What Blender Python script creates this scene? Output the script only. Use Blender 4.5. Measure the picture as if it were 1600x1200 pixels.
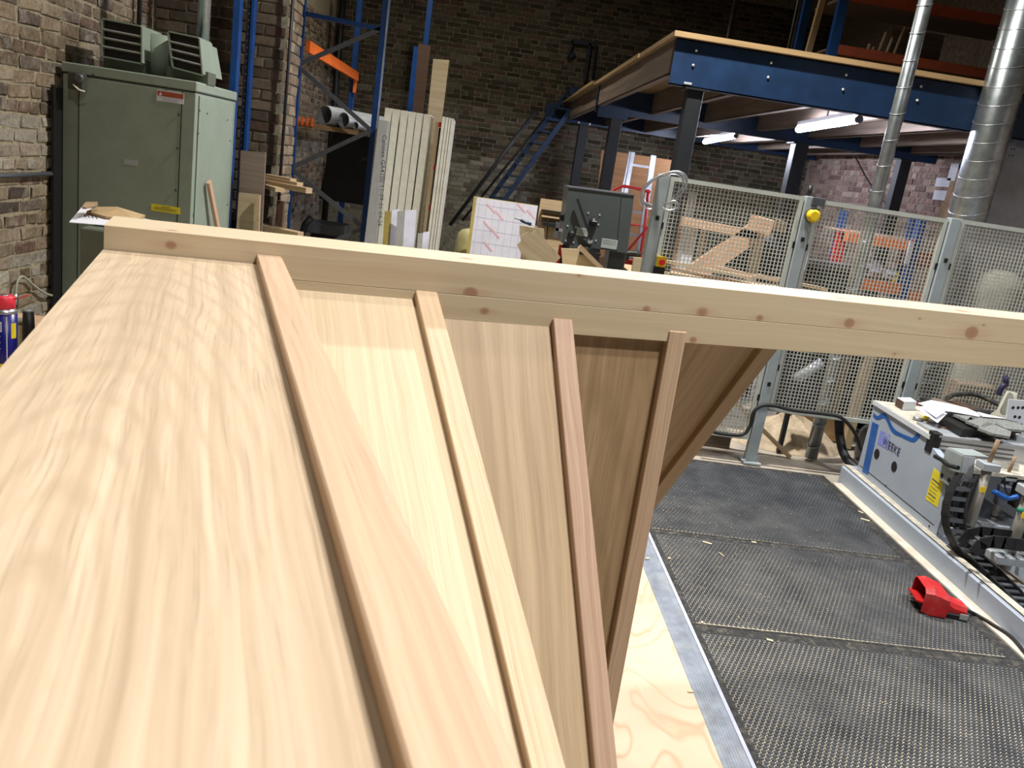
import bpy, math, random
from mathutils import Vector, Matrix
random.seed(7)
for o in list(bpy.data.objects): bpy.data.objects.remove(o)
SC = bpy.context.scene
COL = SC.collection
V = Vector
# ------------------------------------------------------------------ camera
F, H = 1295.0, 1.7
CP = V((0, 0, H))
def _n(v): return v.normalized()
_D = _n(V((73-800, 5450-600, F)))
_Y = V((750-800, 243-600, F)); _Y = _n(_Y - _Y.dot(_D)*_D)
_Z = -_D; _X = _Y.cross(_Z)
def ray(x, y):
    c = V(((x-800)/F, (y-600)/F, 1.0))
    return V((_X.dot(c), _Y.dot(c), _Z.dot(c)))
def onz(x, y, z): r = ray(x, y); return CP + r*((z-H)/r.z)
def ony(x, y, Y): r = ray(x, y); return CP + r*(Y/r.y)
def onx(x, y, X): r = ray(x, y); return CP + r*(X/r.x)
cam = bpy.data.cameras.new('camera'); co = bpy.data.objects.new('camera', cam); COL.objects.link(co)
cam.sensor_fit = 'HORIZONTAL'; cam.sensor_width = 36.0; cam.lens = 36.0*F/1600.0
cam.clip_start = 0.01; cam.clip_end = 100
# camera axes: right, up, back expressed in world
rt = V((_X.x, _Y.x, _Z.x)); dn = V((_X.y, _Y.y, _Z.y)); fw = V((_X.z, _Y.z, _Z.z))
co.matrix_world = Matrix(((rt.x, -dn.x, -fw.x, CP.x), (rt.y, -dn.y, -fw.y, CP.y), (rt.z, -dn.z, -fw.z, CP.z), (0, 0, 0, 1)))
cam.dof.use_dof = True; cam.dof.focus_distance = 2.2; cam.dof.aperture_fstop = 15.0
SC.camera = co
# ------------------------------------------------------------------ light
w = bpy.data.worlds.new('world'); SC.world = w; w.use_nodes = True
w.node_tree.nodes['Background'].inputs[0].default_value = (0.75, 0.85, 1.0, 1)
w.node_tree.nodes['Background'].inputs[1].default_value = 0.02
SC.view_settings.view_transform = 'Standard'; SC.view_settings.look = 'None'
SC.view_settings.exposure = 0.0; SC.view_settings.gamma = 1.0; SC.view_settings.use_curve_mapping = False
def area(name, loc, size, watts, color, spread=180, target=None, size_y=None):
    l = bpy.data.lights.new(name, 'AREA'); l.energy = watts; l.color = color
    l.shape = 'DISK' if size_y is None else 'RECTANGLE'; l.size = size
    if size_y: l.size_y = size_y
    l.spread = math.radians(spread)
    o = bpy.data.objects.new(name, l); COL.objects.link(o); o.location = loc
    d = (V(target)-V(loc)) if target else V((0, 0, -1))
    o.rotation_euler = d.to_track_quat('-Z', 'Y').to_euler()
    return o
area('bay_and_fill_light', (1.1, 4.9, 4.8), 0.16, 260, (1.0, 0.975, 0.92), 150)
area('bay_and_fill_light', (1.5, 0.35, 4.8), 0.14, 62, (1.0, 0.975, 0.93), 112)
area('bay_and_fill_light', (0.9, 0.75, 4.8), 0.14, 40, (1.0, 0.975, 0.93), 112)
area('bay_and_fill_light', (3.9, 2.6, 4.8), 0.20, 75, (0.95, 0.97, 1.0), 112)  # unseen lamp added to light the machine side
area('bay_and_fill_light', (-0.4, 9.8, 5.2), 0.30, 115, (1.0, 0.95, 0.83), 165)  # unseen lamp added to lift the dark far end of the room
area('bay_and_fill_light', (-1.0, 2.0, 5.2), 0.20, 38, (1.0, 0.95, 0.85), 165)  # unseen fill lamp, added to brighten the heater front
# ------------------------------------------------------------------ materials
MATS = {}
def nmat(name):
    m = bpy.data.materials.new(name); m.use_nodes = True; MATS[name] = m
    nt = m.node_tree; b = nt.nodes['Principled BSDF']
    return m, nt, b
def N(nt, t, **k):
    n = nt.nodes.new(t)
    for a, v in k.items(): setattr(n, a, v)
    return n
def ramp(nt, src, pts):
    r = N(nt, 'ShaderNodeValToRGB')
    e = r.color_ramp.elements
    while len(e) < len(pts): e.new(0.5)
    for i, (p, c) in enumerate(pts):
        e[i].position = p; e[i].color = (c[0], c[1], c[2], 1)
    nt.links.new(src, r.inputs[0]); return r.outputs[0]
def mixc(nt, fac, a, b, mode='MIX'):
    m = N(nt, 'ShaderNodeMix', data_type='RGBA', blend_type=mode)
    for s, v in ((0, fac), (6, a), (7, b)):
        if isinstance(v, (int, float)): m.inputs[s].default_value = v
        elif isinstance(v, tuple): m.inputs[s].default_value = (v[0], v[1], v[2], 1)
        else: nt.links.new(v, m.inputs[s])
    return m.outputs[2]
def noise(nt, vec, scale, detail=4, rough=0.6, dist=0.0):
    n = N(nt, 'ShaderNodeTexNoise'); n.inputs['Scale'].default_value = scale
    n.inputs['Detail'].default_value = detail; n.inputs['Roughness'].default_value = rough
    n.inputs['Distortion'].default_value = dist
    if vec is not None: nt.links.new(vec, n.inputs['Vector'])
    return n.outputs['Fac']
def bump(nt, b, h, s=0.3, d=0.002):
    n = N(nt, 'ShaderNodeBump'); n.inputs['Strength'].default_value = s; n.inputs['Distance'].default_value = d
    nt.links.new(h, n.inputs['Height']); nt.links.new(n.outputs[0], b.inputs['Normal'])
def mapping(nt, vec, sc, loc=(0, 0, 0)):
    m = N(nt, 'ShaderNodeMapping'); m.inputs['Scale'].default_value = sc; m.inputs['Location'].default_value = loc
    nt.links.new(vec, m.inputs['Vector']); return m.outputs[0]
def flat(name, c, rough=0.6, metal=0.0, var=0.12, scale=9, emit=0.0, spec=0.4, dirt=None, dirt_amt=0.35):
    m, nt, b = nmat(name)
    b.inputs['Roughness'].default_value = rough; b.inputs['Metallic'].default_value = metal
    b.inputs['Specular IOR Level'].default_value = spec
    tc = N(nt, 'ShaderNodeTexCoord')
    f = noise(nt, tc.outputs['Object'], scale, 5, 0.65)
    c2 = tuple(max(0, x*(1-var*1.6)) for x in c); c3 = tuple(min(1, x*(1+var)) for x in c)
    out = ramp(nt, f, [(0.3, c2), (0.7, c3)])
    if dirt:
        f2 = noise(nt, tc.outputs['Object'], scale*0.4, 8, 0.7)
        r = ramp(nt, f2, [(0.5, (0, 0, 0)), (0.72, (dirt_amt,)*3)])
        out = mixc(nt, r, out, dirt)
    nt.links.new(out, b.inputs['Base Color'])
    if emit:
        b.inputs['Emission Color'].default_value = (c[0], c[1], c[2], 1); b.inputs['Emission Strength'].default_value = emit
    return m
def wood(name, light, dark, rings=0.0, streak=60, pore=320, rough=0.55, contrast=1.0, knots=(), seed=0.0, pores=0.5, knotcol=(0.30, 0.16, 0.10), ringcen=(0.0, 0.0), ringk=0.12, ringf=30, spec=0.3):
    """grain runs along UV.x (metres)"""
    m, nt, b = nmat(name); b.inputs['Roughness'].default_value = rough; b.inputs['Specular IOR Level'].default_value = spec
    uv = N(nt, 'ShaderNodeUVMap').outputs[0]
    base = mapping(nt, uv, (1, 1, 1), (seed, seed*0.37, seed))
    d = N(nt, 'ShaderNodeTexNoise'); d.inputs['Scale'].default_value = 3.0; d.inputs['Detail'].default_value = 2
    nt.links.new(mapping(nt, base, (1.0, 4.0, 1)), d.inputs['Vector'])
    off = N(nt, 'ShaderNodeVectorMath', operation='SCALE'); off.inputs['Scale'].default_value = 0.03
    nt.links.new(d.outputs['Color'], off.inputs[0])
    wv = N(nt, 'ShaderNodeVectorMath', operation='ADD'); nt.links.new(base, wv.inputs[0]); nt.links.new(off.outputs[0], wv.inputs[1])
    wv = wv.outputs[0]
    kmask = None
    s1 = noise(nt, mapping(nt, wv, (1.2, streak, 1)), 1.0, 6, 0.6, 0.3)
    s2 = noise(nt, mapping(nt, wv, (7.0, pore, 1)), 1.0, 3, 0.7)
    mid = tuple((a+c)/2 for a, c in zip(light, dark))
    k = 0.5/contrast
    col = ramp(nt, s1, [(max(0.0, 0.5-k*0.55), dark), (0.5, mid), (min(1.0, 0.5+k*0.45), light)])
    pm = ramp(nt, s2, [(0.30, (pores,)*3), (0.46, (0, 0, 0))])
    col = mixc(nt, pm, col, tuple(x*0.62 for x in dark))
    if rings:
        rv = mapping(nt, wv, (ringk, 1, 0), (-ringcen[0]*ringk - seed*ringk, -ringcen[1] - seed*0.37, 0))
        ln = N(nt, 'ShaderNodeVectorMath', operation='LENGTH'); nt.links.new(rv, ln.inputs[0])
        mu = N(nt, 'ShaderNodeMath', operation='MULTIPLY'); mu.inputs[1].default_value = ringf*6.28
        nt.links.new(ln.outputs['Value'], mu.inputs[0])
        si = N(nt, 'ShaderNodeMath', operation='SINE'); nt.links.new(mu.outputs[0], si.inputs[0])
        rr = ramp(nt, si.outputs[0], [(0.0, (0, 0, 0)), (1.0, (rings,)*3)])
        brk = noise(nt, mapping(nt, wv, (14, 60, 1)), 1.0, 4, 0.7)
        rr = mixc(nt, 1.0, rr, ramp(nt, brk, [(0.35, (0.15,)*3), (0.65, (1, 1, 1))]), 'MULTIPLY')
        col = mixc(nt, rr, col, dark)
    for (ku, kv, kr) in knots:
        mv = mapping(nt, uv, (0.75, 1, 0), (-ku*0.75, -kv, 0))
        ln = N(nt, 'ShaderNodeVectorMath', operation='LENGTH'); nt.links.new(mv, ln.inputs[0])
        f = ramp(nt, ln.outputs['Value'], [(0.0, (0.9,)*3), (kr*0.8, (0.75,)*3), (kr, (0, 0, 0))])
        col = mixc(nt, f, col, knotcol)
        mv2 = mapping(nt, uv, (0.22, 1, 0), (-ku*0.22, -kv, 0))
        l2 = N(nt, 'ShaderNodeVectorMath', operation='LENGTH'); nt.links.new(mv2, l2.inputs[0])
        f2 = ramp(nt, l2.outputs['Value'], [(kr*0.3, (0.35,)*3), (kr*1.2, (0, 0, 0))])
        col = mixc(nt, f2, col, tuple(x*1.5 for x in knotcol))
    nt.links.new(col, b.inputs['Base Color'])
    bump(nt, b, s2, 0.12, 0.0004)
    return m
def attr_mat(name, rough=0.9, var=0.35, scale=22, white=0.0, b_s=0.5):
    m, nt, b = nmat(name); b.inputs['Roughness'].default_value = rough; b.inputs['Specular IOR Level'].default_value = 0.15
    a = N(nt, 'ShaderNodeAttribute', attribute_name='Col')
    g = N(nt, 'ShaderNodeNewGeometry')
    f = noise(nt, g.outputs['Position'], scale, 8, 0.7)
    lo = 1-var; hi = 1+var*0.6
    col = mixc(nt, 1.0, a.outputs['Color'], ramp(nt, f, [(0.3, (lo,)*3), (0.7, (hi,)*3)]), 'MULTIPLY')
    if white:
        f2 = noise(nt, g.outputs['Position'], 7, 8, 0.75)
        col = mixc(nt, ramp(nt, f2, [(0.5, (0, 0, 0)), (0.66, (white,)*3)]), col, (0.42, 0.37, 0.30))
    nt.links.new(col, b.inputs['Base Color']); bump(nt, b, f, b_s, 0.006)
    return m
# ------------------------------------------------------------------ mesh helpers
ORG = {}
def world_org(o): return ORG.get(o.name, V((0, 0, 0))) if o else V((0, 0, 0))
class MB:
    def __init__(s): s.v = []; s.f = []; s.uv = []; s.col = []; s.sm = []
    def quad(s, a, b, c, d, uv=None, col=None, sm=False):
        i = len(s.v); s.v += [V(a), V(b), V(c), V(d)]; s.f.append((i, i+1, i+2, i+3))
        if uv is None:
            e = (V(b)-V(a)).length; g = (V(d)-V(a)).length
            ou = (a[0]*1.7+a[1]*3.1) % 5
            uv = [(ou, ou), (ou+e, ou), (ou+e, ou+g), (ou, ou+g)] if e >= g else [(ou, ou), (ou, ou+e), (ou+g, ou+e), (ou+g, ou)]
        s.uv.append(uv); s.col.append(col); s.sm.append(sm); return s
    def poly(s, pts, col=None, uv=None):
        i = len(s.v); s.v += [V(p) for p in pts]; s.f.append(tuple(range(i, i+len(pts))))
        s.uv.append(uv or [(p[0]+p[1]*0.3, p[2]+p[1]*0.5) for p in pts]); s.col.append(col); s.sm.append(False); return s
    def obox(s, c, ax, ay, az, col=None, bev=0.0):
        """c centre; ax, ay, az half-extent vectors (ax = grain direction), optional chamfer"""
        c, ax, ay, az = V(c), V(ax), V(ay), V(az)
        if ax.cross(ay).dot(az) < 0: az = -az
        P = lambda i, j, k: c + ax*i + ay*j + az*k
        ou = random.random()*7; L = ax.length*2; Wd = ay.length*2; T = az.length*2
        def q(p, uvs): 
            i = len(s.v); s.v.extend(p); s.f.append((i, i+1, i+2, i+3)); s.uv.append([(ou+u, ou+v) for u, v in uvs]); s.col.append(col); s.sm.append(False)
        if bev <= 0:
            q([P(-1,-1,1), P(1,-1,1), P(1,1,1), P(-1,1,1)], [(0,0),(L,0),(L,Wd),(0,Wd)])
            q([P(-1,1,-1), P(1,1,-1), P(1,-1,-1), P(-1,-1,-1)], [(0,0),(L,0),(L,Wd),(0,Wd)])
            q([P(-1,-1,-1), P(1,-1,-1), P(1,-1,1), P(-1,-1,1)], [(0,0),(L,0),(L,T),(0,T)])
            q([P(1,1,-1), P(-1,1,-1), P(-1,1,1), P(1,1,1)], [(0,0),(L,0),(L,T),(0,T)])
            q([P(1,-1,-1), P(1,1,-1), P(1,1,1), P(1,-1,1)], [(0,0),(Wd*.1,0),(Wd*.1,T),(0,T)])
            q([P(-1,1,-1), P(-1,-1,-1), P(-1,-1,1), P(-1,1,1)], [(0,0),(Wd*.1,0),(Wd*.1,T),(0,T)])
            return s
        a1, b1, c1 = 1-bev/ax.length, 1-bev/ay.length, 1-bev/az.length
        R = {}
        def vid(i, j, k, w):
            p = [i, j, k]
            m = [a1, b1, c1]
            pp = [p[t] if t == w else p[t]*m[t] for t in range(3)]
            R[(i, j, k, w)] = len(s.v); s.v.append(P(*pp))
        for i in (-1, 1):
            for j in (-1, 1):
                for k in (-1, 1):
                    for w_ in range(3): vid(i, j, k, w_)
        def uvp(idx):
            p = s.v[idx]-c; return (ou+p.dot(ax)/ax.length, ou+p.dot(ay)/ay.length+p.dot(az)/az.length)
        def face(ids):
            s.f.append(tuple(ids)); s.uv.append([uvp(x) for x in ids]); s.col.append(col); s.sm.append(False)
        for w_ in range(3):
            for sg in (-1, 1):
                o_ = [t for t in range(3) if t != w_]
                seq = [(-1,-1),(1,-1),(1,1),(-1,1)]
                ids = []
                for q_ in seq:
                    t = [0,0,0]; t[w_] = sg; t[o_[0]] = q_[0]; t[o_[1]] = q_[1]; ids.append(R[(t[0],t[1],t[2],w_)])
                if (sg == 1) != (w_ in (0, 2)): ids.reverse()
                face(ids)
        for w_ in range(3):
            o_ = [t for t in range(3) if t != w_]
            for sa in (-1, 1):
                for sb in (-1, 1):
                    ids = []
                    for e_ in (-1, 1):
                        t = [0,0,0]; t[w_] = e_; t[o_[0]] = sa; t[o_[1]] = sb
                        ids.append((R[(t[0],t[1],t[2],o_[0])], R[(t[0],t[1],t[2],o_[1])]))
                    face([ids[0][0], ids[1][0], ids[1][1], ids[0][1]])
        for i in (-1, 1):
            for j in (-1, 1):
                for k in (-1, 1): face([R[(i,j,k,0)], R[(i,j,k,1)], R[(i,j,k,2)]])
        return s
    def box(s, x0, x1, y0, y1, z0, z1, col=None, bev=0.0):
        d = [(x1-x0)/2, (y1-y0)/2, (z1-z0)/2]
        ax = [V((d[0],0,0)), V((0,d[1],0)), V((0,0,d[2]))]
        o = sorted(range(3), key=lambda i: -d[i])
        return s.obox(((x0+x1)/2, (y0+y1)/2, (z0+z1)/2), ax[o[0]], ax[o[1]], ax[o[2]], col, bev)
    def bar(s, a, b, w, t, up=(0, 0, 1), col=None, bev=0.0):
        """bar from a to b, w wide across, t thick along 'up'"""
        a, b = V(a), V(b); d = b-a; u = V(up); side = d.cross(u)
        if side.length < 1e-6: side = d.cross(V((1, 0, 0)))
        side.normalize(); u2 = side.cross(d).normalized()
        return s.obox((a+b)/2, d/2, side*w/2, u2*t/2, col, bev)
    def tube(s, pts, r, n=8, cap=True, col=None, closed=False):
        pts = [V(p) for p in pts]; rr = r if isinstance(r, (list, tuple)) else [r]*len(pts)
        base = len(s.v); prev = None
        for i, p in enumerate(pts):
            if closed: t = pts[(i+1) % len(pts)]-pts[i-1]
            else: t = pts[min(i+1, len(pts)-1)]-pts[max(i-1, 0)]
            if t.length < 1e-9: t = V((0, 0, 1))
            t.normalize()
            if prev is None:
                prev = t.orthogonal().normalized()
            else:
                prev = (prev-t*prev.dot(t)); prev = prev.normalized() if prev.length > 1e-6 else t.orthogonal().normalized()
            bn = t.cross(prev)
            for k in range(n):
                a = 2*math.pi*k/n; s.v.append(p+(prev*math.cos(a)+bn*math.sin(a))*rr[i])
        m = len(pts)
        for i in range(m if closed else m-1):
            j = (i+1) % m
            for k in range(n):
                k2 = (k+1) % n
                s.f.append((base+i*n+k, base+i*n+k2, base+j*n+k2, base+j*n+k))
                s.uv.append([(i, k/n), (i, (k+1)/n), (i+1, (k+1)/n), (i+1, k/n)]); s.col.append(col); s.sm.append(True)
        if cap and not closed:
            s.f.append(tuple(base+k for k in reversed(range(n)))); s.uv.append([(0, 0)]*n); s.col.append(col); s.sm.append(False)
            s.f.append(tuple(base+(m-1)*n+k for k in range(n))); s.uv.append([(0, 0)]*n); s.col.append(col); s.sm.append(False)
        return s
    def lathe(s, c, prof, n=20, col=None, axis=(0, 0, 1)):
        c = V(c); a = V(axis)
        return s.tube([c+a*z for r, z in prof], [max(r, 1e-4) for r, z in prof], n, True, col)
    def ext(s, pts, vec, col=None):
        """extrude a polygon"""
        pts = [V(p) for p in pts]; vec = V(vec); nn = len(pts)
        nrm = V((0, 0, 0))
        for i in range(nn): nrm += pts[i].cross(pts[(i+1) % nn])
        if nrm.dot(vec) > 0: pts = pts[::-1]
        b = len(s.v); s.v += pts; s.v += [p+vec for p in pts]
        e1 = (pts[1]-pts[0]).normalized(); nz = nrm.normalized(); e2 = nz.cross(e1)
        uvf = lambda p: ((p-pts[0]).dot(e1), (p-pts[0]).dot(e2))
        s.f.append(tuple(range(b, b+nn))); s.uv.append([uvf(p) for p in pts]); s.col.append(col); s.sm.append(False)
        s.f.append(tuple(reversed(range(b+nn, b+2*nn)))); s.uv.append([uvf(p) for p in reversed(pts)]); s.col.append(col); s.sm.append(False)
        for i in range(nn):
            j = (i+1) % nn; L = (pts[j]-pts[i]).length
            s.f.append((b+i, b+nn+i, b+nn+j, b+j)); s.uv.append([(0, 0), (0, vec.length), (L, vec.length), (L, 0)]); s.col.append(col); s.sm.append(False)
        return s
    def build(s, name, mat, parent=None, at=None):
        me = bpy.data.meshes.new(name)
        if parent is not None: org = world_org(parent)
        elif at is not None: org = V(at)
        else:
            xs = [v.x for v in s.v]; ys = [v.y for v in s.v]; zs = [v.z for v in s.v]
            org = V(((min(xs)+max(xs))/2, (min(ys)+max(ys))/2, min(zs)))
        me.from_pydata([tuple(v-org) for v in s.v], [], s.f)
        ul = me.uv_layers.new(name='UVMap')
        flat_uv = [c for u in s.uv for p in u for c in p]
        ul.data.foreach_set('uv', flat_uv)
        if any(c is not None for c in s.col):
            ca = me.color_attributes.new('Col', 'FLOAT_COLOR', 'CORNER')
            buf = []
            for f, c in zip(s.f, s.col):
                c = c or (0.3, 0.3, 0.3); buf += [c[0], c[1], c[2], 1.0]*len(f)
            ca.data.foreach_set('color', buf)
        me.polygons.foreach_set('use_smooth', s.sm)
        me.materials.append(MATS[mat] if isinstance(mat, str) else mat)
        me.update(); me.validate()
        o = bpy.data.objects.new(name, me); COL.objects.link(o)
        if parent is not None: o.parent = parent
        else: o.location = org
        ORG[o.name] = org
        return o
def tag(o, label, cat, group=None, kind=None):
    o['label'] = label; o['category'] = cat
    if group: o['group'] = group
    if kind: o['kind'] = kind
    return o
def struct(o): o['kind'] = 'structure'; return o
def thing(name, loc, label, cat, group=None):
    o = bpy.data.objects.new(name, None); COL.objects.link(o); o.location = loc; o.empty_display_size = 0.1
    ORG[o.name] = V(loc); return tag(o, label, cat, group)
def share(o, name, loc, parent=None):
    c = o.copy(); c.name = name; COL.objects.link(c); c.location = loc
    if parent is not None: c.parent = parent
    ORG[c.name] = V(loc); return c
def text(name, s, size, loc, right, up, mat, parent, ext=0.0004, align='LEFT', bold=0.008, fit=None):
    cu = bpy.data.curves.new(name, 'FONT'); cu.body = s; cu.size = size; cu.extrude = ext; cu.offset = size*bold; cu.align_x = align; cu.align_y = 'CENTER'
    cu.space_character = 1.12; t = bpy.data.objects.new(name+'_tmp', cu); COL.objects.link(t)
    dg = bpy.context.evaluated_depsgraph_get(); me = bpy.data.meshes.new_from_object(t.evaluated_get(dg))
    bpy.data.objects.remove(t)
    r = V(right).normalized(); u = V(up).normalized(); z = r.cross(u)
    M = Matrix(((r.x, u.x, z.x), (r.y, u.y, z.y), (r.z, u.z, z.z)))
    org = world_org(parent)
    if fit:
        wd_ = max(v.co.x for v in me.vertices)
        for v in me.vertices: v.co.x *= fit/wd_
    for v in me.vertices: v.co = M @ v.co + V(loc) - org
    me.materials.clear(); me.materials.append(MATS[mat])
    o = bpy.data.objects.new(name, me); COL.objects.link(o); o.parent = parent; return o
def lerp(a, b, t): return V(a)*(1-t)+V(b)*t
def smooth(pts, k=6):
    pts = [V(p) for p in pts]; out = []
    P = [pts[0]*2-pts[1]]+pts+[pts[-1]*2-pts[-2]]
    for i in range(1, len(P)-2):
        p0, p1, p2, p3 = P[i-1:i+3]
        for j in range(k):
            t = j/k; out.append(0.5*((2*p1)+(p2-p0)*t+(2*p0-5*p1+4*p2-p3)*t*t+(3*p1-p0-3*p2+p3)*t**3))
    out.append(pts[-1]); return out
# colours are linear
flat('steel_blue', (0.007, 0.023, 0.062), 0.4, 0.0, 0.2, 6)
flat('rack_blue', (0.010, 0.055, 0.21), 0.35, 0.0, 0.15, 6)
flat('rack_dark', (0.01, 0.014, 0.03), 0.5)
flat('dark_steel', (0.010, 0.012, 0.015), 0.5, 0.0)
flat('rack_orange', (0.85, 0.17, 0.03), 0.45)
flat('orange_dull', (0.32, 0.07, 0.03), 0.55)
flat('brace_grey', (0.13, 0.14, 0.16), 0.4, 0.5)
flat('galv', (0.42, 0.46, 0.48), 0.30, 0.9, 0.2, 12)
flat('galv_dull', (0.42, 0.45, 0.48), 0.5, 0.4, 0.15, 5)
flat('alu', (0.52, 0.54, 0.58), 0.32, 0.8)
flat('heater_green', (0.25, 0.30, 0.245), 0.5, 0.0, 0.08, 3, dirt=(0.12, 0.13, 0.09))
flat('heater_dark', (0.10, 0.115, 0.085), 0.55)
flat('black', (0.010, 0.010, 0.011), 0.5)
flat('black_rubber', (0.015, 0.015, 0.016), 0.6)
flat('black_dusty', (0.03, 0.03, 0.03), 0.8, var=0.4, scale=60, dirt=(0.3, 0.26, 0.2))
flat('fence_paint', (0.48, 0.51, 0.47), 0.45, var=0.06)
flat('fence_post', (0.33, 0.38, 0.40), 0.4, var=0.06)
flat('wire', (0.52, 0.52, 0.46), 0.45, var=0.1, scale=3)
flat('yellow', (0.80, 0.55, 0.02), 0.45)
flat('label_yellow', (0.80, 0.66, 0.03), 0.5)
flat('red', (0.50, 0.018, 0.022), 0.45, var=0.15, scale=20, dirt=(0.5, 0.2, 0.18), dirt_amt=0.5)
flat('red_plain', (0.55, 0.02, 0.02), 0.45)
flat('cap_red', (0.75, 0.04, 0.07), 0.4)
flat('paper', (0.66, 0.66, 0.72), 0.7, var=0.03)
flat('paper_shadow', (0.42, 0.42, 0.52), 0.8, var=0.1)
flat('white_paint', (0.62, 0.65, 0.70), 0.4, var=0.04)
flat('machine_grey', (0.36, 0.41, 0.49), 0.38, var=0.05, scale=3)
flat('machine_blue', (0.015, 0.10, 0.38), 0.4)
flat('machine_dusty', (0.52, 0.48, 0.40), 0.8, var=0.25, scale=25)
flat('logo_lilac', (0.22, 0.27, 0.68), 0.5)
flat('logo_text', (0.06, 0.06, 0.14), 0.5)
flat('pad_grey', (0.22, 0.23, 0.22), 0.8, var=0.4, scale=90)
flat('insul', (0.78, 0.75, 0.62), 0.7, var=0.08, scale=12)
flat('insul_grey', (0.42, 0.42, 0.40), 0.7, var=0.08, scale=12)
flat('foil', (0.68, 0.68, 0.76), 0.45, 0.0, var=0.08, scale=4)
flat('foam_yellow', (0.42, 0.33, 0.10), 0.8)
flat('tank_cream', (0.40, 0.36, 0.17), 0.6)
flat('print_pink', (0.75, 0.45, 0.50), 0.7)
flat('print_grey', (0.12, 0.12, 0.12), 0.7)
flat('print_line', (0.45, 0.45, 0.55), 0.7)
flat('saw_grey', (0.050, 0.060, 0.062), 0.4, var=0.06, scale=3)
flat('saw_plate', (0.30, 0.34, 0.34), 0.5)
flat('cardboard', (0.42, 0.29, 0.15), 0.85, var=0.12)
flat('brown_wall', (0.30, 0.20, 0.12), 0.9, var=0.25)
flat('dust', (0.50, 0.40, 0.28), 0.95, var=0.2, scale=14)
flat('sack', (0.38, 0.37, 0.30), 0.85, var=0.15, scale=8)
flat('clear_bag', (0.50, 0.48, 0.52), 0.4, var=0.35, scale=18)
flat('can_blue', (0.010, 0.012, 0.18), 0.3)
flat('purple', (0.020, 0.015, 0.05), 0.5)
flat('ramp_grey', (0.24, 0.27, 0.33), 0.45, var=0.2, scale=14, dirt=(0.5, 0.46, 0.38), dirt_amt=0.25)
flat('ramp_edge', (0.50, 0.52, 0.64), 0.4, var=0.1)
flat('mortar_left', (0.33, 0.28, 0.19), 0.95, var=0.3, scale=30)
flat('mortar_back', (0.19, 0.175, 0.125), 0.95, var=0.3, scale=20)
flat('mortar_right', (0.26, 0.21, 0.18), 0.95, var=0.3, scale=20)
flat('ceil', (0.05, 0.05, 0.05), 0.9)
flat('side_wall', (0.12, 0.11, 0.10), 0.9)
flat('screw', (0.06, 0.06, 0.05), 0.5)
flat('bolt', (0.75, 0.75, 0.72), 0.3, 0.6)
flat('cyan', (0.10, 0.42, 0.70), 0.5)
flat('green', (0.02, 0.22, 0.14), 0.5)
flat('skirt_beige', (0.62, 0.55, 0.46), 0.8, var=0.12, scale=10)
flat('tube_light', (0.80, 0.84, 1.0), 0.5, emit=150.0)
flat('shaving', (0.72, 0.60, 0.40), 0.8)
flat('pillar_grey', (0.30, 0.29, 0.26), 0.45, 0.3)
attr_mat('brick_left', white=0.6, scale=34, b_s=1.0, var=0.5)
attr_mat('brick_back', scale=18)
attr_mat('brick_right', white=0.35, scale=18)
m, nt, b = nmat('glass_jar'); b.inputs['Base Color'].default_value = (0.55, 0.6, 0.5, 1); b.inputs['Roughness'].default_value = 0.1; b.inputs['Transmission Weight'].default_value = 0.7
m, nt, b = nmat('acrylic'); b.inputs['Base Color'].default_value = (0.7, 0.75, 0.85, 1); b.inputs['Roughness'].default_value = 0.25; b.inputs['Transmission Weight'].default_value = 0.5
m, nt, b = nmat('hazy_sheet'); b.inputs['Base Color'].default_value = (0.28, 0.30, 0.32, 1); b.inputs['Roughness'].default_value = 0.5; b.inputs['Alpha'].default_value = 0.18
oakL, oakD = (0.66, 0.50, 0.315), (0.47, 0.325, 0.19)
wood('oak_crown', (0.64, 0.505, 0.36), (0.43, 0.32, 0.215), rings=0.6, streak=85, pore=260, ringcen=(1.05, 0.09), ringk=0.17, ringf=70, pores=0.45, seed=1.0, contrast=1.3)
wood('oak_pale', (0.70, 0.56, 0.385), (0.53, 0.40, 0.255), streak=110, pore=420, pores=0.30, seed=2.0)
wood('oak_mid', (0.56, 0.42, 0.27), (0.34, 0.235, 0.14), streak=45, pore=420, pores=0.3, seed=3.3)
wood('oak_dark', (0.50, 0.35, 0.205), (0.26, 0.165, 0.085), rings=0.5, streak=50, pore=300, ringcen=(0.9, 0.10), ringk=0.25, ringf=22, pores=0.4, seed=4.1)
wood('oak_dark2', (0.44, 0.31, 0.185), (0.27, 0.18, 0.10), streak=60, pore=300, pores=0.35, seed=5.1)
wood('oak_batten', (0.62, 0.45, 0.31), (0.45, 0.30, 0.195), streak=130, pore=520, pores=0.45, seed=6.0)
wood('oak_batten_pale', (0.68, 0.51, 0.34), (0.50, 0.35, 0.22), streak=160, pore=480, pores=0.6, seed=7.0)
wood('oak_batten_pink', (0.54, 0.375, 0.27), (0.38, 0.24, 0.165), streak=140, pore=520, pores=0.55, seed=8.0)
wood('pine_rough', (0.52, 0.40, 0.25), (0.34, 0.23, 0.13), streak=40, seed=9)
wood('pine_pink', (0.62, 0.42, 0.29), (0.46, 0.28, 0.17), streak=40, seed=10)
wood('pale_ply', (0.50, 0.42, 0.28), (0.34, 0.26, 0.16), streak=22, seed=11, pores=0.1)
wood('ply_orange', (0.42, 0.22, 0.10), (0.28, 0.14, 0.06), streak=18, seed=12, pores=0.1)
wood('grey_board', (0.24, 0.19, 0.155), (0.15, 0.115, 0.09), streak=30, seed=13, pores=0.1)
wood('deck_board', (0.36, 0.24, 0.12), (0.20, 0.13, 0.06), streak=18, seed=14, pores=0.1)
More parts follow.
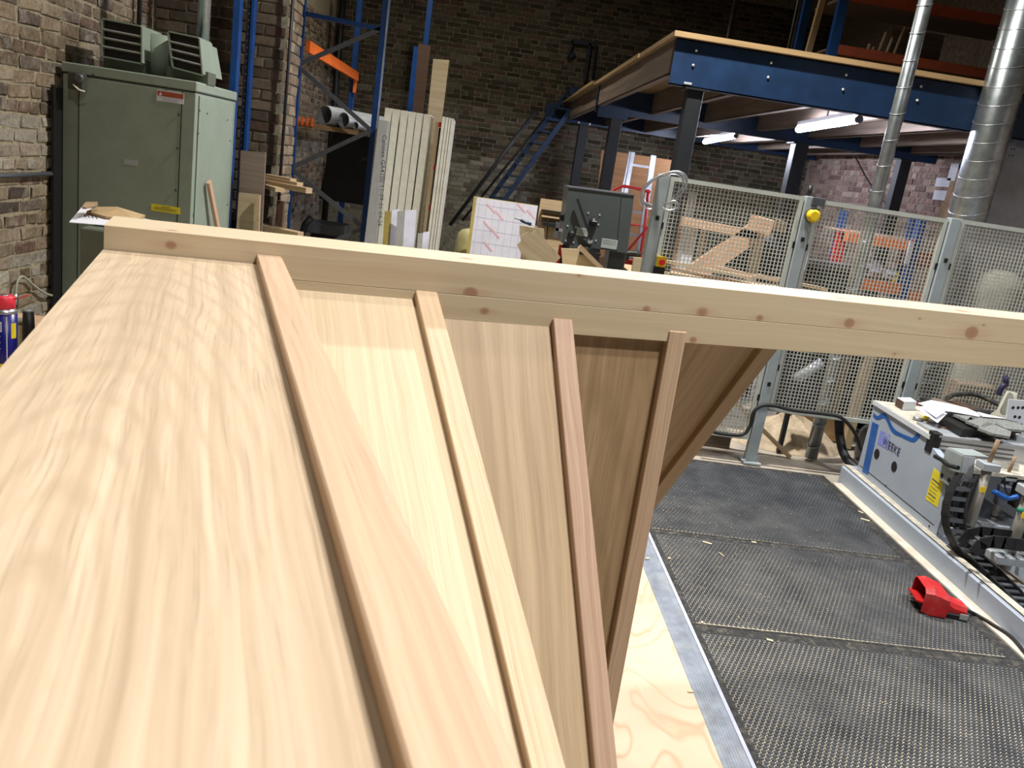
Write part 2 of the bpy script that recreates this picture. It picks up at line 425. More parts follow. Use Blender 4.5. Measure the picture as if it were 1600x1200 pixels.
wood('joist_wood', (0.20, 0.15, 0.115), (0.08, 0.062, 0.05), streak=24, seed=15, pores=0.2)
wood('dark_plank', (0.10, 0.055, 0.035), (0.06, 0.035, 0.025), streak=30, seed=16)
# floor ply with wavy stains
m, nt, b = nmat('floor_ply'); b.inputs['Roughness'].default_value = 0.7
uv = N(nt, 'ShaderNodeUVMap').outputs[0]
f = noise(nt, mapping(nt, uv, (1.0, 1.8, 1)), 2.2, 2, 0.45, 0.6)
mu = N(nt, 'ShaderNodeMath', operation='MULTIPLY'); mu.inputs[1].default_value = 34; nt.links.new(f, mu.inputs[0])
si = N(nt, 'ShaderNodeMath', operation='SINE'); nt.links.new(mu.outputs[0], si.inputs[0])
c1 = ramp(nt, si.outputs[0], [(0.55, (0.66, 0.53, 0.385)), (0.9, (0.62, 0.47, 0.32)), (1.0, (0.54, 0.38, 0.25))])
f2 = noise(nt, uv, 3.0, 6, 0.6)
c1 = mixc(nt, ramp(nt, f2, [(0.45, (0, 0, 0)), (0.68, (0.6,)*3)]), c1, (0.58, 0.43, 0.30))
nt.links.new(c1, b.inputs['Base Color'])
# concrete floor
m, nt, b = nmat('concrete'); b.inputs['Roughness'].default_value = 0.85
g = N(nt, 'ShaderNodeNewGeometry').outputs['Position']
f = noise(nt, g, 3.5, 8, 0.7)
nt.links.new(ramp(nt, f, [(0.35, (0.24, 0.22, 0.19)), (0.55, (0.38, 0.33, 0.27)), (0.72, (0.55, 0.48, 0.38))]), b.inputs['Base Color'])
# honeycomb mat: dark pads, dusty base
m, nt, b = nmat('mat_pads'); b.inputs['Roughness'].default_value = 0.62; b.inputs['Specular IOR Level'].default_value = 0.3
g = N(nt, 'ShaderNodeNewGeometry').outputs['Position']
f = noise(nt, g, 5, 6, 0.65)
nt.links.new(ramp(nt, f, [(0.35, (0.030, 0.034, 0.042)), (0.7, (0.085, 0.088, 0.095))]), b.inputs['Base Color'])
m, nt, b = nmat('mat_base'); b.inputs['Roughness'].default_value = 0.9
g = N(nt, 'ShaderNodeNewGeometry').outputs['Position']
f = noise(nt, g, 2.2, 6, 0.6)
sep = N(nt, 'ShaderNodeSeparateXYZ'); nt.links.new(g, sep.inputs[0])
mr = N(nt, 'ShaderNodeMapRange'); mr.inputs[1].default_value = 3.6; mr.inputs[2].default_value = 4.7; mr.inputs[3].default_value = 0.0; mr.inputs[4].default_value = 0.42
nt.links.new(sep.outputs[1], mr.inputs[0])
mr2 = N(nt, 'ShaderNodeMapRange'); mr2.inputs[1].default_value = 1.4; mr2.inputs[2].default_value = 2.5; mr2.inputs[3].default_value = 0.0; mr2.inputs[4].default_value = 0.13
nt.links.new(sep.outputs[0], mr2.inputs[0])
sb = N(nt, 'ShaderNodeMath', operation='SUBTRACT'); nt.links.new(f, sb.inputs[0]); nt.links.new(mr.outputs[0], sb.inputs[1])
sb2 = N(nt, 'ShaderNodeMath', operation='SUBTRACT'); nt.links.new(sb.outputs[0], sb2.inputs[0]); nt.links.new(mr2.outputs[0], sb2.inputs[1])
nt.links.new(ramp(nt, sb2.outputs[0], [(0.08, (0.05, 0.05, 0.052)), (0.30, (0.30, 0.27, 0.22)), (0.5, (0.60, 0.52, 0.39))]), b.inputs['Base Color'])
# ================================================================= setting
XL, XR, YB, YN, ZC = -2.45, 5.39, 14.0, -4.0, 5.6
def slab(name, x0, x1, y0, y1, z0, z1, mat):
    return struct(MB().box(x0, x1, y0, y1, z0, z1).build(name, mat))
slab('floor', XL-0.2, XR+0.2, YN-0.2, YB+0.2, -0.15, -0.012, 'concrete')
slab('ceiling', XL-0.2, XR+0.2, YN-0.2, YB+0.2, ZC, ZC+0.1, 'ceil')
wl = slab('wall_left', XL-0.2, XL, YN, YB, -0.012, ZC, 'mortar_left')
wb = slab('wall_back', XL-0.2, XR+0.2, YB, YB+0.2, -0.012, ZC, 'mortar_back')
wr = slab('wall_right', XR, XR+0.2, YN, YB, -0.012, ZC, 'mortar_right')
slab('wall_near', XL-0.2, XR+0.2, YN-0.2, YN, -0.012, ZC, 'side_wall')
PX0, PX1, PY0, PY1 = XL, -1.49, 6.52, 7.0
wp = struct(MB().box(PX0, PX1-0.012, PY0+0.012, PY1, -0.012, ZC-0.01).build('wall_pier', 'mortar_back'))
def brickwork(parent, mat, org, u, nrm, width, z0, z1, pal, single, skip=None, proud=0.012, bl=0.225, bh=0.075, j=0.011, rough=0.004, tone=None, alt=None):
    """courses of bricks; those picked by single() are objects, the others one joined part"""
    org, u, nrm = V(org), V(u), V(nrm)
    Z1 = V((0, 0, 1))
    rest = MB(); cnt = 0; protos = []
    for k in range(56 if alt else 28):
        mb = MB(); L = bl-j if k % 4 else bl/2-j
        c = random.choice(pal if k < 28 else alt[0]); t = 0.75+random.random()*0.5; c = tuple(x*t for x in c)
        n0 = len(mb.v)
        mb.obox((0, 0, 0), u*L/2, V((0, 0, 1))*(bh-j)/2, nrm*(proud), c, 0.004+random.random()*0.003)
        for q in mb.v[n0:]:
            q += u*random.uniform(-1, 1)*rough + V((0, 0, 1))*random.uniform(-1, 1)*rough*0.8 + nrm*random.uniform(-1, 0.6)*rough*0.7
        protos.append((mb, L, [None]))
    wo = world_org(parent); row = 0; z = z0
    while z < z1:
        x = -(row % 2)*bl*0.25*(1 if row % 3 else 2.2); hdr = (row % 4 == 3)
        while x < width:
            kk = [i for i in range(28) if (i % 4 == 0) == (hdr or random.random() < 0.06)]
            mb, L, me = protos[random.choice(kk)]
            a, bb = x, x+L
            if a < 0 or bb > width:
                a2, b2_ = max(a, 0.0), min(bb, width)
                if b2_-a2 > 0.03:
                    cc_ = org+u*(a2+b2_)/2+Z1*(z+bh/2)
                    if not (skip and skip(cc_)): rest.obox(cc_, u*(b2_-a2)/2, Z1*(bh-j)/2, nrm*proud, random.choice(alt[0] if alt and alt[1](cc_) else pal), 0.004)
                x = bb+j; continue
            ctr = org + u*(a+L/2) + V((0, 0, z+bh/2))
            if not (skip and skip(ctr)):
                if alt and alt[1](ctr): mb, L, me = protos[28+protos.index((mb, L, me))]
                pos = ctr + nrm*random.uniform(-0.35, 0.25)*proud
                if cnt < 298 and single(ctr):
                    if me[0] is None:
                        o = mb.build('brick', mat, None, at=(0, 0, 0)); me[0] = o
                        o.parent = parent; o.location = pos-wo
                    else:
                        o = me[0].copy(); COL.objects.link(o); o.parent = parent; o.location = pos-wo
                    cnt += 1
                else:
                    i0 = len(rest.v); rest.v += [q+pos for q in mb.v]
                    tn = tone(ctr) if tone else 1.0
                    for f, uv_, c, sm in zip(mb.f, mb.uv, mb.col, mb.sm):
                        rest.f.append(tuple(i+i0 for i in f)); rest.uv.append(uv_); rest.col.append(c); rest.sm.append(sm)
            x = bb+j
        z += bh; row += 1
    if rest.v:
        o = rest.build('brick_field', mat, parent); o['kind'] = 'stuff'
    return cnt
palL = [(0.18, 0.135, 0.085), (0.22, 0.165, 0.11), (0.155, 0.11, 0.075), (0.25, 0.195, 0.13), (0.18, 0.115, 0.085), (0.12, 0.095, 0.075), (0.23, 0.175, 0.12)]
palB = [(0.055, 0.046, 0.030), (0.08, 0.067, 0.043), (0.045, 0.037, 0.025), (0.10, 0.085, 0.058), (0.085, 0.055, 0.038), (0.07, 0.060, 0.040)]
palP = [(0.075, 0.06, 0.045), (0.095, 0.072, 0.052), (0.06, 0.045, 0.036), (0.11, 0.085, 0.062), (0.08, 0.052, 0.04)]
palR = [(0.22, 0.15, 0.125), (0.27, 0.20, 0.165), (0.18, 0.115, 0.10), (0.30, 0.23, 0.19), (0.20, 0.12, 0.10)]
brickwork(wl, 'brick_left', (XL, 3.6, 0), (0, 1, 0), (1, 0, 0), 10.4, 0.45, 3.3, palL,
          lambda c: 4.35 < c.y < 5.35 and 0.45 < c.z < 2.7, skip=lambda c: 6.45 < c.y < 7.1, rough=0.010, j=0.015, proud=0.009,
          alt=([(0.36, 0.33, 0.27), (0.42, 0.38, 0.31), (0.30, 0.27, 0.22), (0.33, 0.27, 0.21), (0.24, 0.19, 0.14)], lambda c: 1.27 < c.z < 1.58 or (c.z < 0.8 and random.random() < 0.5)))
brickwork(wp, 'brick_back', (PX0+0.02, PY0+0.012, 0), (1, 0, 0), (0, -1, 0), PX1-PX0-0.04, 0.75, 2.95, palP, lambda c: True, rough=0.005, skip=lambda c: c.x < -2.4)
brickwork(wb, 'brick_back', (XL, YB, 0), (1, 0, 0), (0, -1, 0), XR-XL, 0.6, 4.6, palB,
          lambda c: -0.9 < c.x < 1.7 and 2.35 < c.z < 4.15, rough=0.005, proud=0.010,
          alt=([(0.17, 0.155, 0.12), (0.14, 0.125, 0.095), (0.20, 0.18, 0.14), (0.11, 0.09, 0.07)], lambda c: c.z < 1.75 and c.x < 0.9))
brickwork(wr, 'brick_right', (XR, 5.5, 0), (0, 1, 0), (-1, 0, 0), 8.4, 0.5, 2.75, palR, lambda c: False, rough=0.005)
brickwork(wp, 'brick_right', (PX1-0.012, PY0+0.02, 0), (0, 1, 0), (1, 0, 0), PY1-PY0-0.02, 0.75, 2.95, palL, lambda c: False, rough=0.005)
# conduit and pipes on the walls
pl = MB().tube([(XL+0.03, 3.9, onx(0, 273, XL).z), (XL+0.03, 5.35, onx(0, 273, XL).z)], 0.013, 8); 
tag(pl.build('wall_conduit', 'brace_grey'), 'grey conduit running level along the left brick wall', 'conduit')
p = ony(450, 100, 6.45)
tag(MB().tube([(p.x, 6.46, 0.9), (p.x, 6.46, 3.2)], 0.012, 8).build('drain_pipe', 'black'), 'thin dark pipe down the right edge of the brick pier', 'pipe')
p = ony(512, 80, 13.7)
tag(MB().tube([(XL+0.10, 13.7, -0.01), (XL+0.10, 13.7, 4.6)], 0.05, 10).build('drain_pipe', 'black'), 'dark vertical pipe in the far left corner of the room', 'pipe')
a, b_ = ony(1149, -5, 13.93), ony(1141, 66, 13.93)
tag(MB().tube([a, V((a.x, 13.93, b_.z-0.6))], 0.022, 8).build('cable_conduit', 'galv_dull'), 'thin pale conduit on the back wall above the mezzanine deck', 'conduit')
p = onx(220, 20, XL+0.06)
tag(MB().tube([(XL+0.05, p.y, 1.9), (XL+0.05, p.y, 3.2)], 0.016, 8).build('drain_pipe', 'black'), 'thin dark pipe on the left wall behind the heater louvre', 'pipe')
# plain patched render on the wall under the mezzanine stairs is part of the wall colour
# ================================================================= rubber mat, edging, ply, strips
MX0, MX1 = 1.095, 2.525
def rubber_mat(y0, y1, label):
    t = thing('rubber_mat', ((MX0+MX1)/2, (y0+y1)/2, 0), label, 'mat', 'rubber mats in the aisle')
    MB().box(MX0, MX1, y0, y1, 0.0, 0.010).build('mat_backing', 'mat_base', t)
    # smooth border strips
    pit0 = 0.0205*0.866; nrow = int((y1-0.035-0.0205*0.505-(y0+0.012+pit0))/pit0); yl = y0+0.012+pit0*(nrow+1)+0.0205*0.40
    bd = MB()
    bd.box(MX0, MX1, yl, y1-0.034, 0.0102, 0.0132)
    bd.box(MX0, MX1, y1-0.035, y1, 0.0102, 0.0135); bd.box(MX0, MX1, y0, y0+0.012, 0.0102, 0.0135); bd.box(MX1-0.066, MX1, y0+0.012, y1-0.035, 0.0102, 0.0135); bd.box(MX0, MX0+0.022, y0+0.012, y1-0.035, 0.0102, 0.0133)
    bd.build('mat_border', 'black_dusty', t)
    pd = MB(); pit = 0.0205; ry = pit*0.866; r = pit*0.482; row = 0; y = y0+0.012+ry
    while y < y1-0.035-r:
        x = MX0+r+(row % 2)*pit/2
        while x < MX1-0.05-r:
            i = len(pd.v)
            for zz, rr in ((0.010, r), (0.0128, r*0.94)):
                for k in range(6):
                    a = math.pi/6+k*math.pi/3; pd.v.append(V((x+1.05*rr*math.cos(a), y+0.94*rr*math.sin(a), zz)))
            for k in range(6): pd.f.append((i+k, i+(k+1) % 6, i+6+(k+1) % 6, i+6+k))
            pd.f.append(tuple(i+6+k for k in range(6)))
            x += pit
        y += ry; row += 1
    pd.uv = [[(0, 0)]*len(f) for f in pd.f]; pd.col = [None]*len(pd.f); pd.sm = [False]*len(pd.f)
    o = pd.build('honeycomb_pads', 'mat_pads', t); o['kind'] = 'stuff'
    return t
rubber_mat(3.862, 5.06, 'farthest black rubber honeycomb mat, dark and worn beside the fence')
rubber_mat(2.962, 3.858, 'black rubber honeycomb mat under the red foot pedal')
rubber_mat(2.05, 2.958, 'nearest black rubber honeycomb mat, dusty in its cells')
# ridged ramp edging
t = thing('ramp_edging', (1.04, 3.4, 0), 'grey ridged ramp edging between the plywood and the rubber mats', 'edging')
mb = MB(); mb.ext([(0.985, 1.4, 0), (1.092, 1.4, 0), (1.092, 1.4, 0.012), (1.075, 1.4, 0.0125), (0.99, 1.4, 0.004)], (0, 3.6, 0)); mb.build('ramp_body', 'ramp_grey', t)
mb = MB()
for k in range(6):
    x = 1.006+k*0.0095; z = 0.004+(x-0.99)*0.1; mb.box(x, x+0.004, 1.4, 5.0, z, z+0.0009)
mb.build('ridge_strip', 'ramp_grey', t)
MB().box(1.078, 1.092, 1.4, 5.0, 0.0122, 0.0152).build('lip', 'ramp_edge', t)
tag(MB().box(-0.25, 0.983, 1.25, 3.72, 0.0, 0.012).build('plywood_sheet', 'floor_ply'), 'pale plywood sheet with wavy grain lying on the floor beside the mat edging', 'plywood')
# shavings
places = ['on the black seam, leftmost on it', 'below the far seam, the broad one', 'on the far seam near its middle', 'on the middle mat near its left edge', 'on the ramp edging beside the oak', 'lying across the near seam', 'long one in the middle of the farthest mat', 'thin one just above the long one on the farthest mat', 'small one right of the ramp edging', 'small one right of the oak on the middle mat']
for i, (px, py, L, ang) in enumerate([(1105, 848, 0.045, -0.4), (1127, 866, 0.035, 1.9), (1178, 847, 0.025, 0), (1203, 1000, 0.025, -0.3), (1012, 872, 0.02, 0.3), (1079, 1080, 0.02, 0.2), (1352, 812, 0.05, -0.5), (1345, 800, 0.03, -0.9), (1046, 872, 0.015, .5), (1097, 972, 0.015, 1)]):
    p = onz(px, py, 0.016); dx = V((math.cos(ang), math.sin(ang), 0))
    tag(MB().obox(p, dx*L/2, V((-dx.y, dx.x, 0.2))*0.004, V((0, 0, 1))*0.0012).build('wood_shaving', 'shaving'), 'small pale wood shaving '+places[i], 'shaving', 'wood shavings on the floor')
fl = MB(); rn = random.Random(4)
for k in range(900):
    x = 1.1+abs(rn.gauss(0, 0.5)); y = rn.uniform(2.1, 4.6)
    if x > 2.5 or rn.random() < (x-1.1)*0.5: continue
    a = rn.uniform(0, 3.1); L = rn.uniform(0.001, 0.0035); fl.obox((x, y, 0.0148), V((math.cos(a), math.sin(a), 0))*L, V((-math.sin(a), math.cos(a), 0))*0.0008, V((0, 0, 0.0005)))
tag(fl.build('sawdust_flecks', 'shaving'), 'scattered pale sawdust flecks over the rubber mats', 'sawdust', None, 'stuff')
tag(MB().box(2.54, 2.60, 1.6, 4.95, 0, 0.012).build('floor_strip', 'skirt_beige'), 'dusty beige strip between the rubber mats and the machine base', 'strip')
# ================================================================= oak helical panelling + pine rail
d = ray(4300, 750); d.z = 0; d.normalize(); nb = V((d.y, -d.x, 0))      # nb towards the camera
P0 = V((0.193, 1.449, 1.53)); UP = V((0, 0, 1))
def beampt(x, y, o=0.0):
    r = ray(x, y); return CP + r*((nb.dot(P0+nb*o-CP))/nb.dot(r))
tl, tr = -0.748, 1.45      # extent along d from P0
HB, TB = 0.109, 0.125
beam = None
pan = thing('oak_panelling', (0.2, 1.5, 0), 'curved oak panelling with five raised battens and a pale pine rail across its top', 'panelling')
def rail(name, zt, zb_, mat, lab, dz=0.0):
    mb = MB(); c = P0 + d*((tl+tr)/2) - nb*(TB/2) + UP*((zt+zb_)/2)
    mb.obox(c, d*(tr-tl)/2, UP*(zt-zb_)/2, nb*TB/2, None, 0.0007)
    uu = [u for f in mb.uv for u in f]; mu_ = sum(u[0] for u in uu)/len(uu); mv_ = sum(u[1] for u in uu)/len(uu)
    mb.uv = [[(u-mu_+(tl+tr)/2, v-mv_) for u, v in f] for f in mb.uv]
    o = mb.build(name, mat, pan); o['label'] = lab; return o
ax, ay, az = d, UP, nb
sgn = -1 if ax.cross(ay).dot(az) < 0 else 1
zmid = -0.0555
def kn(px, py, r, zt, zb_):
    q = beampt(px, py)-P0; return (q.dot(d), q.z-(zt+zb_)/2+sgn*TB/2, r)
K1 = [kn(*k, 0, zmid) for k in [(267, 383, 0.0075), (735, 458, 0.010), (1010, 483, 0.006), (1097, 488, 0.009), (1187, 497, 0.005), (1327, 505, 0.011), (1518, 520, 0.016), (905, 430, 0.004), (1437, 498, 0.0025), (1537, 508, 0.003)]]
K2 = [kn(*k, zmid, -HB) for k in [(757, 486, 0.006), (1083, 531, 0.005), (1398, 553, 0.004)]]
wood('pine_rail_top', (0.66, 0.56, 0.405), (0.55, 0.43, 0.285), streak=75, pore=200, pores=0.06, knots=K1, seed=0.0, spec=0.25, rough=0.5)
wood('pine_rail_low', (0.65, 0.545, 0.385), (0.54, 0.425, 0.28), streak=75, pore=200, pores=0.06, knots=K2, seed=0.0, spec=0.25, rough=0.5)
rail('pine_rail', 0.0, zmid+0.0002, 'pine_rail_top', 'upper pale pine rail with half knots along its lower edge')
rail('pine_rail', zmid-0.0002, -HB, 'pine_rail_low', 'lower pale pine rail glued under the upper one')
bats = [((402, 400), (441, 402), 0.0, 'oak_batten', 1.56, 0.015), ((651, 463), (686, 464), 26.0, 'oak_batten_pale', 1.42, 0.015), ((866, 510), (896, 512), 54.5, 'oak_batten_pink', 1.40, 0.015),
        ((1043, 534), (1072, 535), 88.5, 'oak_batten', 1.41, 0.004), ((1193, 543), (1218, 543), 123.0, 'oak_dark2', 1.40, 0.0)]
BT = 0.020
gen = []
for L_, R_, ang, mat, ln, off in bats:
    a = math.radians(ang); c = (beampt(*L_, off)+beampt(*R_, off))/2
    u = nb*math.cos(a) - UP*math.sin(a); nr = UP*math.cos(a) + nb*math.sin(a)
    gen.append((c, u, nr, ang, ln, off, mat))
for c, u, nr, ang, ln, off, mat in gen:
    s0 = -0.016 if ang < 60 else (-0.02 if ang < 100 else 0.0)
    a_, b2 = c+u*s0-nr*BT/2, c+u*ln-nr*BT/2
    MB().obox((a_+b2)/2, (b2-a_)/2, d*0.0185, nr*BT/2, None, 0.0014).build('batten', mat, pan)
def panel(j, mat, ln, uvo, lab=None, left=None, s0=-0.012):
    """flat panel lying in the plane of batten j, reaching back under the batten before it"""
    c, u, nr = gen[j][0], gen[j][1], gen[j][2]
    dj = (c-P0).dot(d); dl = left if left is not None else (gen[j-1][0]-P0).dot(d)-0.012
    T = 0.012; DEP = BT-0.005
    o0 = c - d*(dj) - nr*DEP
    A = [o0+d*dl+u*s0, o0+d*(dj+0.017)+u*s0, o0+d*(dj+0.017)+u*ln, o0+d*dl+u*ln]
    mb = MB()
    def uvp(p): q = p-(o0+d*dl); return (uvo[0]+q.dot(u), uvo[1]+q.dot(d))
    i = len(mb.v); mb.v += A+[p-nr*T for p in A]
    fs = [(0, 1, 2, 3), (7, 6, 5, 4), (1, 0, 4, 5), (2, 1, 5, 6), (3, 2, 6, 7), (0, 3, 7, 4)]
    n0 = (A[1]-A[0]).cross(A[2]-A[1])
    if n0.dot(nr) < 0: fs = [tuple(reversed(f)) for f in fs]
    for f in fs: mb.f.append(f); mb.uv.append([uvp(mb.v[k]) for k in f]); mb.col.append(None); mb.sm.append(False)
    o = mb.build('panel', mat, pan)
    if lab: o['label'] = lab
    return o
cL = beampt(161, 396, 0.001)
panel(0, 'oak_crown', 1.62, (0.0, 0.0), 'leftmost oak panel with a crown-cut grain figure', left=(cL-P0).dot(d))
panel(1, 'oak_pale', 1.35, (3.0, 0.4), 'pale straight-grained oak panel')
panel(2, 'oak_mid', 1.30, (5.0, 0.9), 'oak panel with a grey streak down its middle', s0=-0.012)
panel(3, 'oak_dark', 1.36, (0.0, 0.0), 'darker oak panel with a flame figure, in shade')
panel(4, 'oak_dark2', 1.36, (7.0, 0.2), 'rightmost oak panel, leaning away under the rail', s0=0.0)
# ================================================================= safety fence
FY = 5.216
PITCH = 0.0240
def fence_post(x, label):
    t = thing('fence_post', (x, FY, 0), label, 'post', 'posts of the machine guard fence')
    MB().box(x-0.034, x+0.034, FY-0.03, FY+0.03, 0.0, 1.765, None, 0.003).build('upright', 'fence_post', t)
    MB().box(x-0.06, x+0.06, FY-0.07, FY+0.07, -0.004, 0.008).build('foot_plate', 'fence_post', t)
    for z in (1.50, 0.55):
        MB().box(x-0.010, x+0.012, FY-0.034, FY-0.030, z-0.012, z+0.014).build('slot', 'black', t)
    return t
fence_post(1.135, 'left post of the mesh guard fence, with a wire coil hung on it')
post2 = fence_post(2.070, 'middle fence post carrying the yellow emergency stop')
fence_post(3.015, 'right post of the mesh guard fence beside the large duct')
def mesh_panel(x0, x1, z0, z1, label):
    t = thing('mesh_panel', ((x0+x1)/2, FY, z0), label, 'fence panel', 'mesh guard panels')
    y0, y1 = FY-0.014, FY+0.014; w_ = 0.026
    for nm, bx in (('frame_rail', (x0, x1, z1-w_, z1)), ('frame_rail', (x0, x1, z0, z0+w_)), ('frame_stile', (x0, x0+w_, z0+w_, z1-w_)), ('frame_stile', (x1-w_, x1, z0+w_, z1-w_))):
        MB().box(bx[0], bx[1], y0, y1, bx[2], bx[3]).build(nm, 'fence_paint', t)
    mb = MB(); r = 0.0027
    x = x0+w_+PITCH*0.5
    while x < x1-w_: mb.box(x-r, x+r, FY-r-0.002, FY+r-0.002, z0+w_, z1-w_); x += PITCH
    z = z0+w_+PITCH*0.5
    while z < z1-w_: mb.box(x0+w_, x1-w_, FY-r+0.002, FY+r+0.002, z-r, z+r); z += PITCH
    o = mb.build('wire_grid', 'wire', t); o['kind'] = 'stuff'
    for z in (z0+0.3, z1-0.3):
        for sx in (x0, x1):
            MB().box(sx-0.008, sx+0.008, y0-0.004, y0, z-0.02, z+0.02).build('clip', 'black', t)
    return t
mesh_panel(1.178, 2.028, 0.150, 1.760, 'left wire mesh panel with pale green frame, timber frame behind it')
mesh_panel(2.112, 2.972, 0.365, 1.755, 'middle wire mesh panel in front of the orange racking')
mesh_panel(3.058, 4.05, 0.365, 1.765, 'right wire mesh panel backed by hazy sheeting')
tag(MB().box(3.08, 4.03, FY+0.04, FY+0.043, 1.10, 1.73).build('dust_screen', 'hazy_sheet'), 'hazy translucent sheet behind the right mesh panel', 'screen')
# yellow emergency stop on the middle post
p = ony(1270, 337, FY-0.05)
t = thing('emergency_stop', (p.x, FY-0.045, p.z), 'round yellow emergency stop housing on the middle fence post', 'switch')
c = V((p.x, FY-0.032, p.z))
MB().lathe(c, [(0.042, 0), (0.048, 0.004), (0.048, 0.010)], 18, None, (0, -1, 0)).build('backing', 'brace_grey', t)
mb = MB()
prof = [(0.040, 0.010), (0.042, 0.03), (0.038, 0.045), (0.026, 0.052)]
mb.lathe(c, prof, 20, None, (0, -1, 0)); mb.build('housing', 'yellow', t)
MB().box(c.x-0.02, c.x+0.02, c.y-0.045, c.y-0.01, c.z+0.034, c.z+0.045, None, 0.002).build('bracket', 'black', t)
q = ony(1267, 290, FY)
MB().tube([(q.x, FY, 1.765), (q.x, FY, q.z)], [0.016, 0.014], 10).build('antenna', 'black', t)
MB().box(c.x-0.02, c.x+0.065, FY-0.04, FY-0.028, 1.715, 1.765, None, 0.003).build('top_bracket', 'brace_grey', t)
q = ony(1272, 355, FY-0.05); q2 = ony(1255, 430, FY-0.04)
tag(MB().tube(smooth([c+V((0, -0.02, -0.04)), q+V((0.004, 0, -0.06)), q2]), 0.003, 6).build('stop_cable', 'white_paint'), 'thin white cable running down from the yellow stop switch', 'cable')
# yellow / red stop button on the left post side
p = ony(1033, 409, FY-0.035)
t = thing('stop_button', (p.x, p.y, p.z-0.03), 'yellow box with a red stop button by the left fence post', 'switch')
MB().box(p.x-0.03, p.x+0.03, FY-0.05, FY-0.016, p.z-0.032, p.z+0.032, None, 0.003).build('box', 'yellow', t)
MB().lathe((p.x, FY-0.05, p.z), [(0.010, 0), (0.010, 0.012), (0.020, 0.014), (0.018, 0.024)], 14, None, (0, -1, 0)).build('button', 'red_plain', t)
MB().box(p.x-0.035, p.x+0.03, FY-0.05, FY-0.012, p.z-0.12, p.z-0.034, None, 0.003).build('lower_box', 'black', t)
# coil of steel wire on the left post
t = thing('wire_coil', (1.14, FY, 1.5), 'coil of thin silver wire hung over the top left fence corner', 'coil')
for k, (cx_, cz_, rr, yy) in enumerate([(1.155, 1.67, 0.135, -0.045), (1.16, 1.665, 0.145, -0.052), (1.15, 1.66, 0.128, -0.060), (1.165, 1.672, 0.140, -0.038), (1.152, 1.655, 0.150, -0.066)]):
    pts = []
    for i in range(28):
        a = 2*math.pi*i/28; pts.append((cx_-0.01+rr*0.80*math.cos(a)+0.30*math.sin(a)*rr, FY+0.02+yy*0.35-0.085*math.sin(a)+0.02*math.cos(a+k), cz_+0.01+rr*0.80*math.sin(a)))
    MB().tube(pts, 0.0045, 6, closed=True).build('loop', 'alu', t)
mb = MB(); p1 = ony(1052, 322, FY-0.06)
mb.tube(smooth([p1+V((-0.06, 0, 0.0)), p1+V((0, -0.01, 0.03)), p1+V((0.03, -0.01, 0.0)), p1+V((-0.02, -0.01, -0.03)), p1+V((-0.07, 0, -0.02))]), 0.008, 8); mb.build('binding', 'alu', t)
# black hose draped along the fence bottom
pts = [ony(x, y, FY-0.05) for x, y in [(1100, 671), (1130, 678), (1160, 679), (1172, 665), (1177, 645), (1190, 634), (1210, 634), (1240, 641), (1290, 647), (1315, 653), (1335, 675), (1345, 700)]]
pts += [V((pts[-1].x+0.05, FY-0.10, pts[-1].z-0.06))]
tag(MB().tube(smooth(pts), 0.0125, 8).build('black_hose', 'black_rubber'), 'black hose draped along the bottom rails of the mesh fence', 'hose')
# ================================================================= ducts
def duct(px, py, y, r, z0, z1, label, lean=0.0, seg=0.30):
    p = ony(px, py, y); t = thing('spiral_duct', (p.x, y, z0), label, 'duct')
    MB().tube([(p.x, y, z0), (p.x, y, z1)], r, 28).build('pipe', 'galv', t)
    z = z0+0.1; 
    while z < z1:
        pts = [(p.x+(r+0.0015)*math.cos(a), y+(r+0.0015)*math.sin(a), z+0.05*math.cos(a-0.6)*r*8) for a in [2*math.pi*i/24 for i in range(24)]]
        MB().tube(pts, 0.0028, 4, closed=True).build('seam', 'alu', t); z += seg
    return t
duct(1384, 250, 5.42, 0.043, 0.012, 4.2, 'slim galvanised spiral duct rising behind the middle mesh panel', seg=0.16)
duct(1522, 300, 6.0, 0.130, 0.0, 4.8, 'large galvanised spiral duct behind the right fence post', seg=0.125)
duct(1600, 60, 7.2, 0.14, 2.2, 4.8, 'galvanised duct at the right edge behind the large duct', seg=0.2) if False else None
# ================================================================= mezzanine
MY = 6.1; DZ = 2.69
t = thing('mezzanine', (3.2, 9, 0), 'blue steel mezzanine platform with a timber deck and dark columns', 'mezzanine')
fx0 = 1.24; fx1 = 5.30
zb1 = 2.385; zb2 = ony(941, 176, 9.9).z; zb3 = ony(891, 192, 13.6).z
mb = MB(); mb.box(fx0, fx1, MY, MY+0.008, zb1, DZ); mb.box(fx0, fx1, MY, MY+0.09, DZ-0.008, DZ); mb.box(fx0, fx1, MY, MY+0.09, zb1, zb1+0.008)
mb.build('front_beam', 'steel_blue', t)
mb = MB(); mb.box(1.23, fx1, 9.86, 9.94, zb2, DZ-0.02); mb.build('cross_beam', 'steel_blue', t)
mb = MB(); mb.box(0.92, fx1, 13.52, 13.60, zb3, DZ-0.02); mb.build('cross_beam', 'steel_blue', t)
MB().box(fx0+0.02, 1.60, 9.80, 9.86, zb2-0.05, DZ-0.06).build('joist_bracket', 'steel_blue', t)
MB().box(2.45, 5.28, MY+0.1, 13.5, DZ-0.006, DZ-0.001).build('white_lining', 'paper', t)
for k in range(7):
    x = fx0+0.006+k*0.62
    for y0, y1 in ((MY+0.10, 9.86), (9.94, 13.52)):
        mb = MB(); mb.box(x, x+0.012, y0, y1, DZ-0.235, DZ-0.002); mb.box(x, x+0.055, y0, y1, DZ-0.235, DZ-0.225); mb.build('joist', 'joist_wood', t)
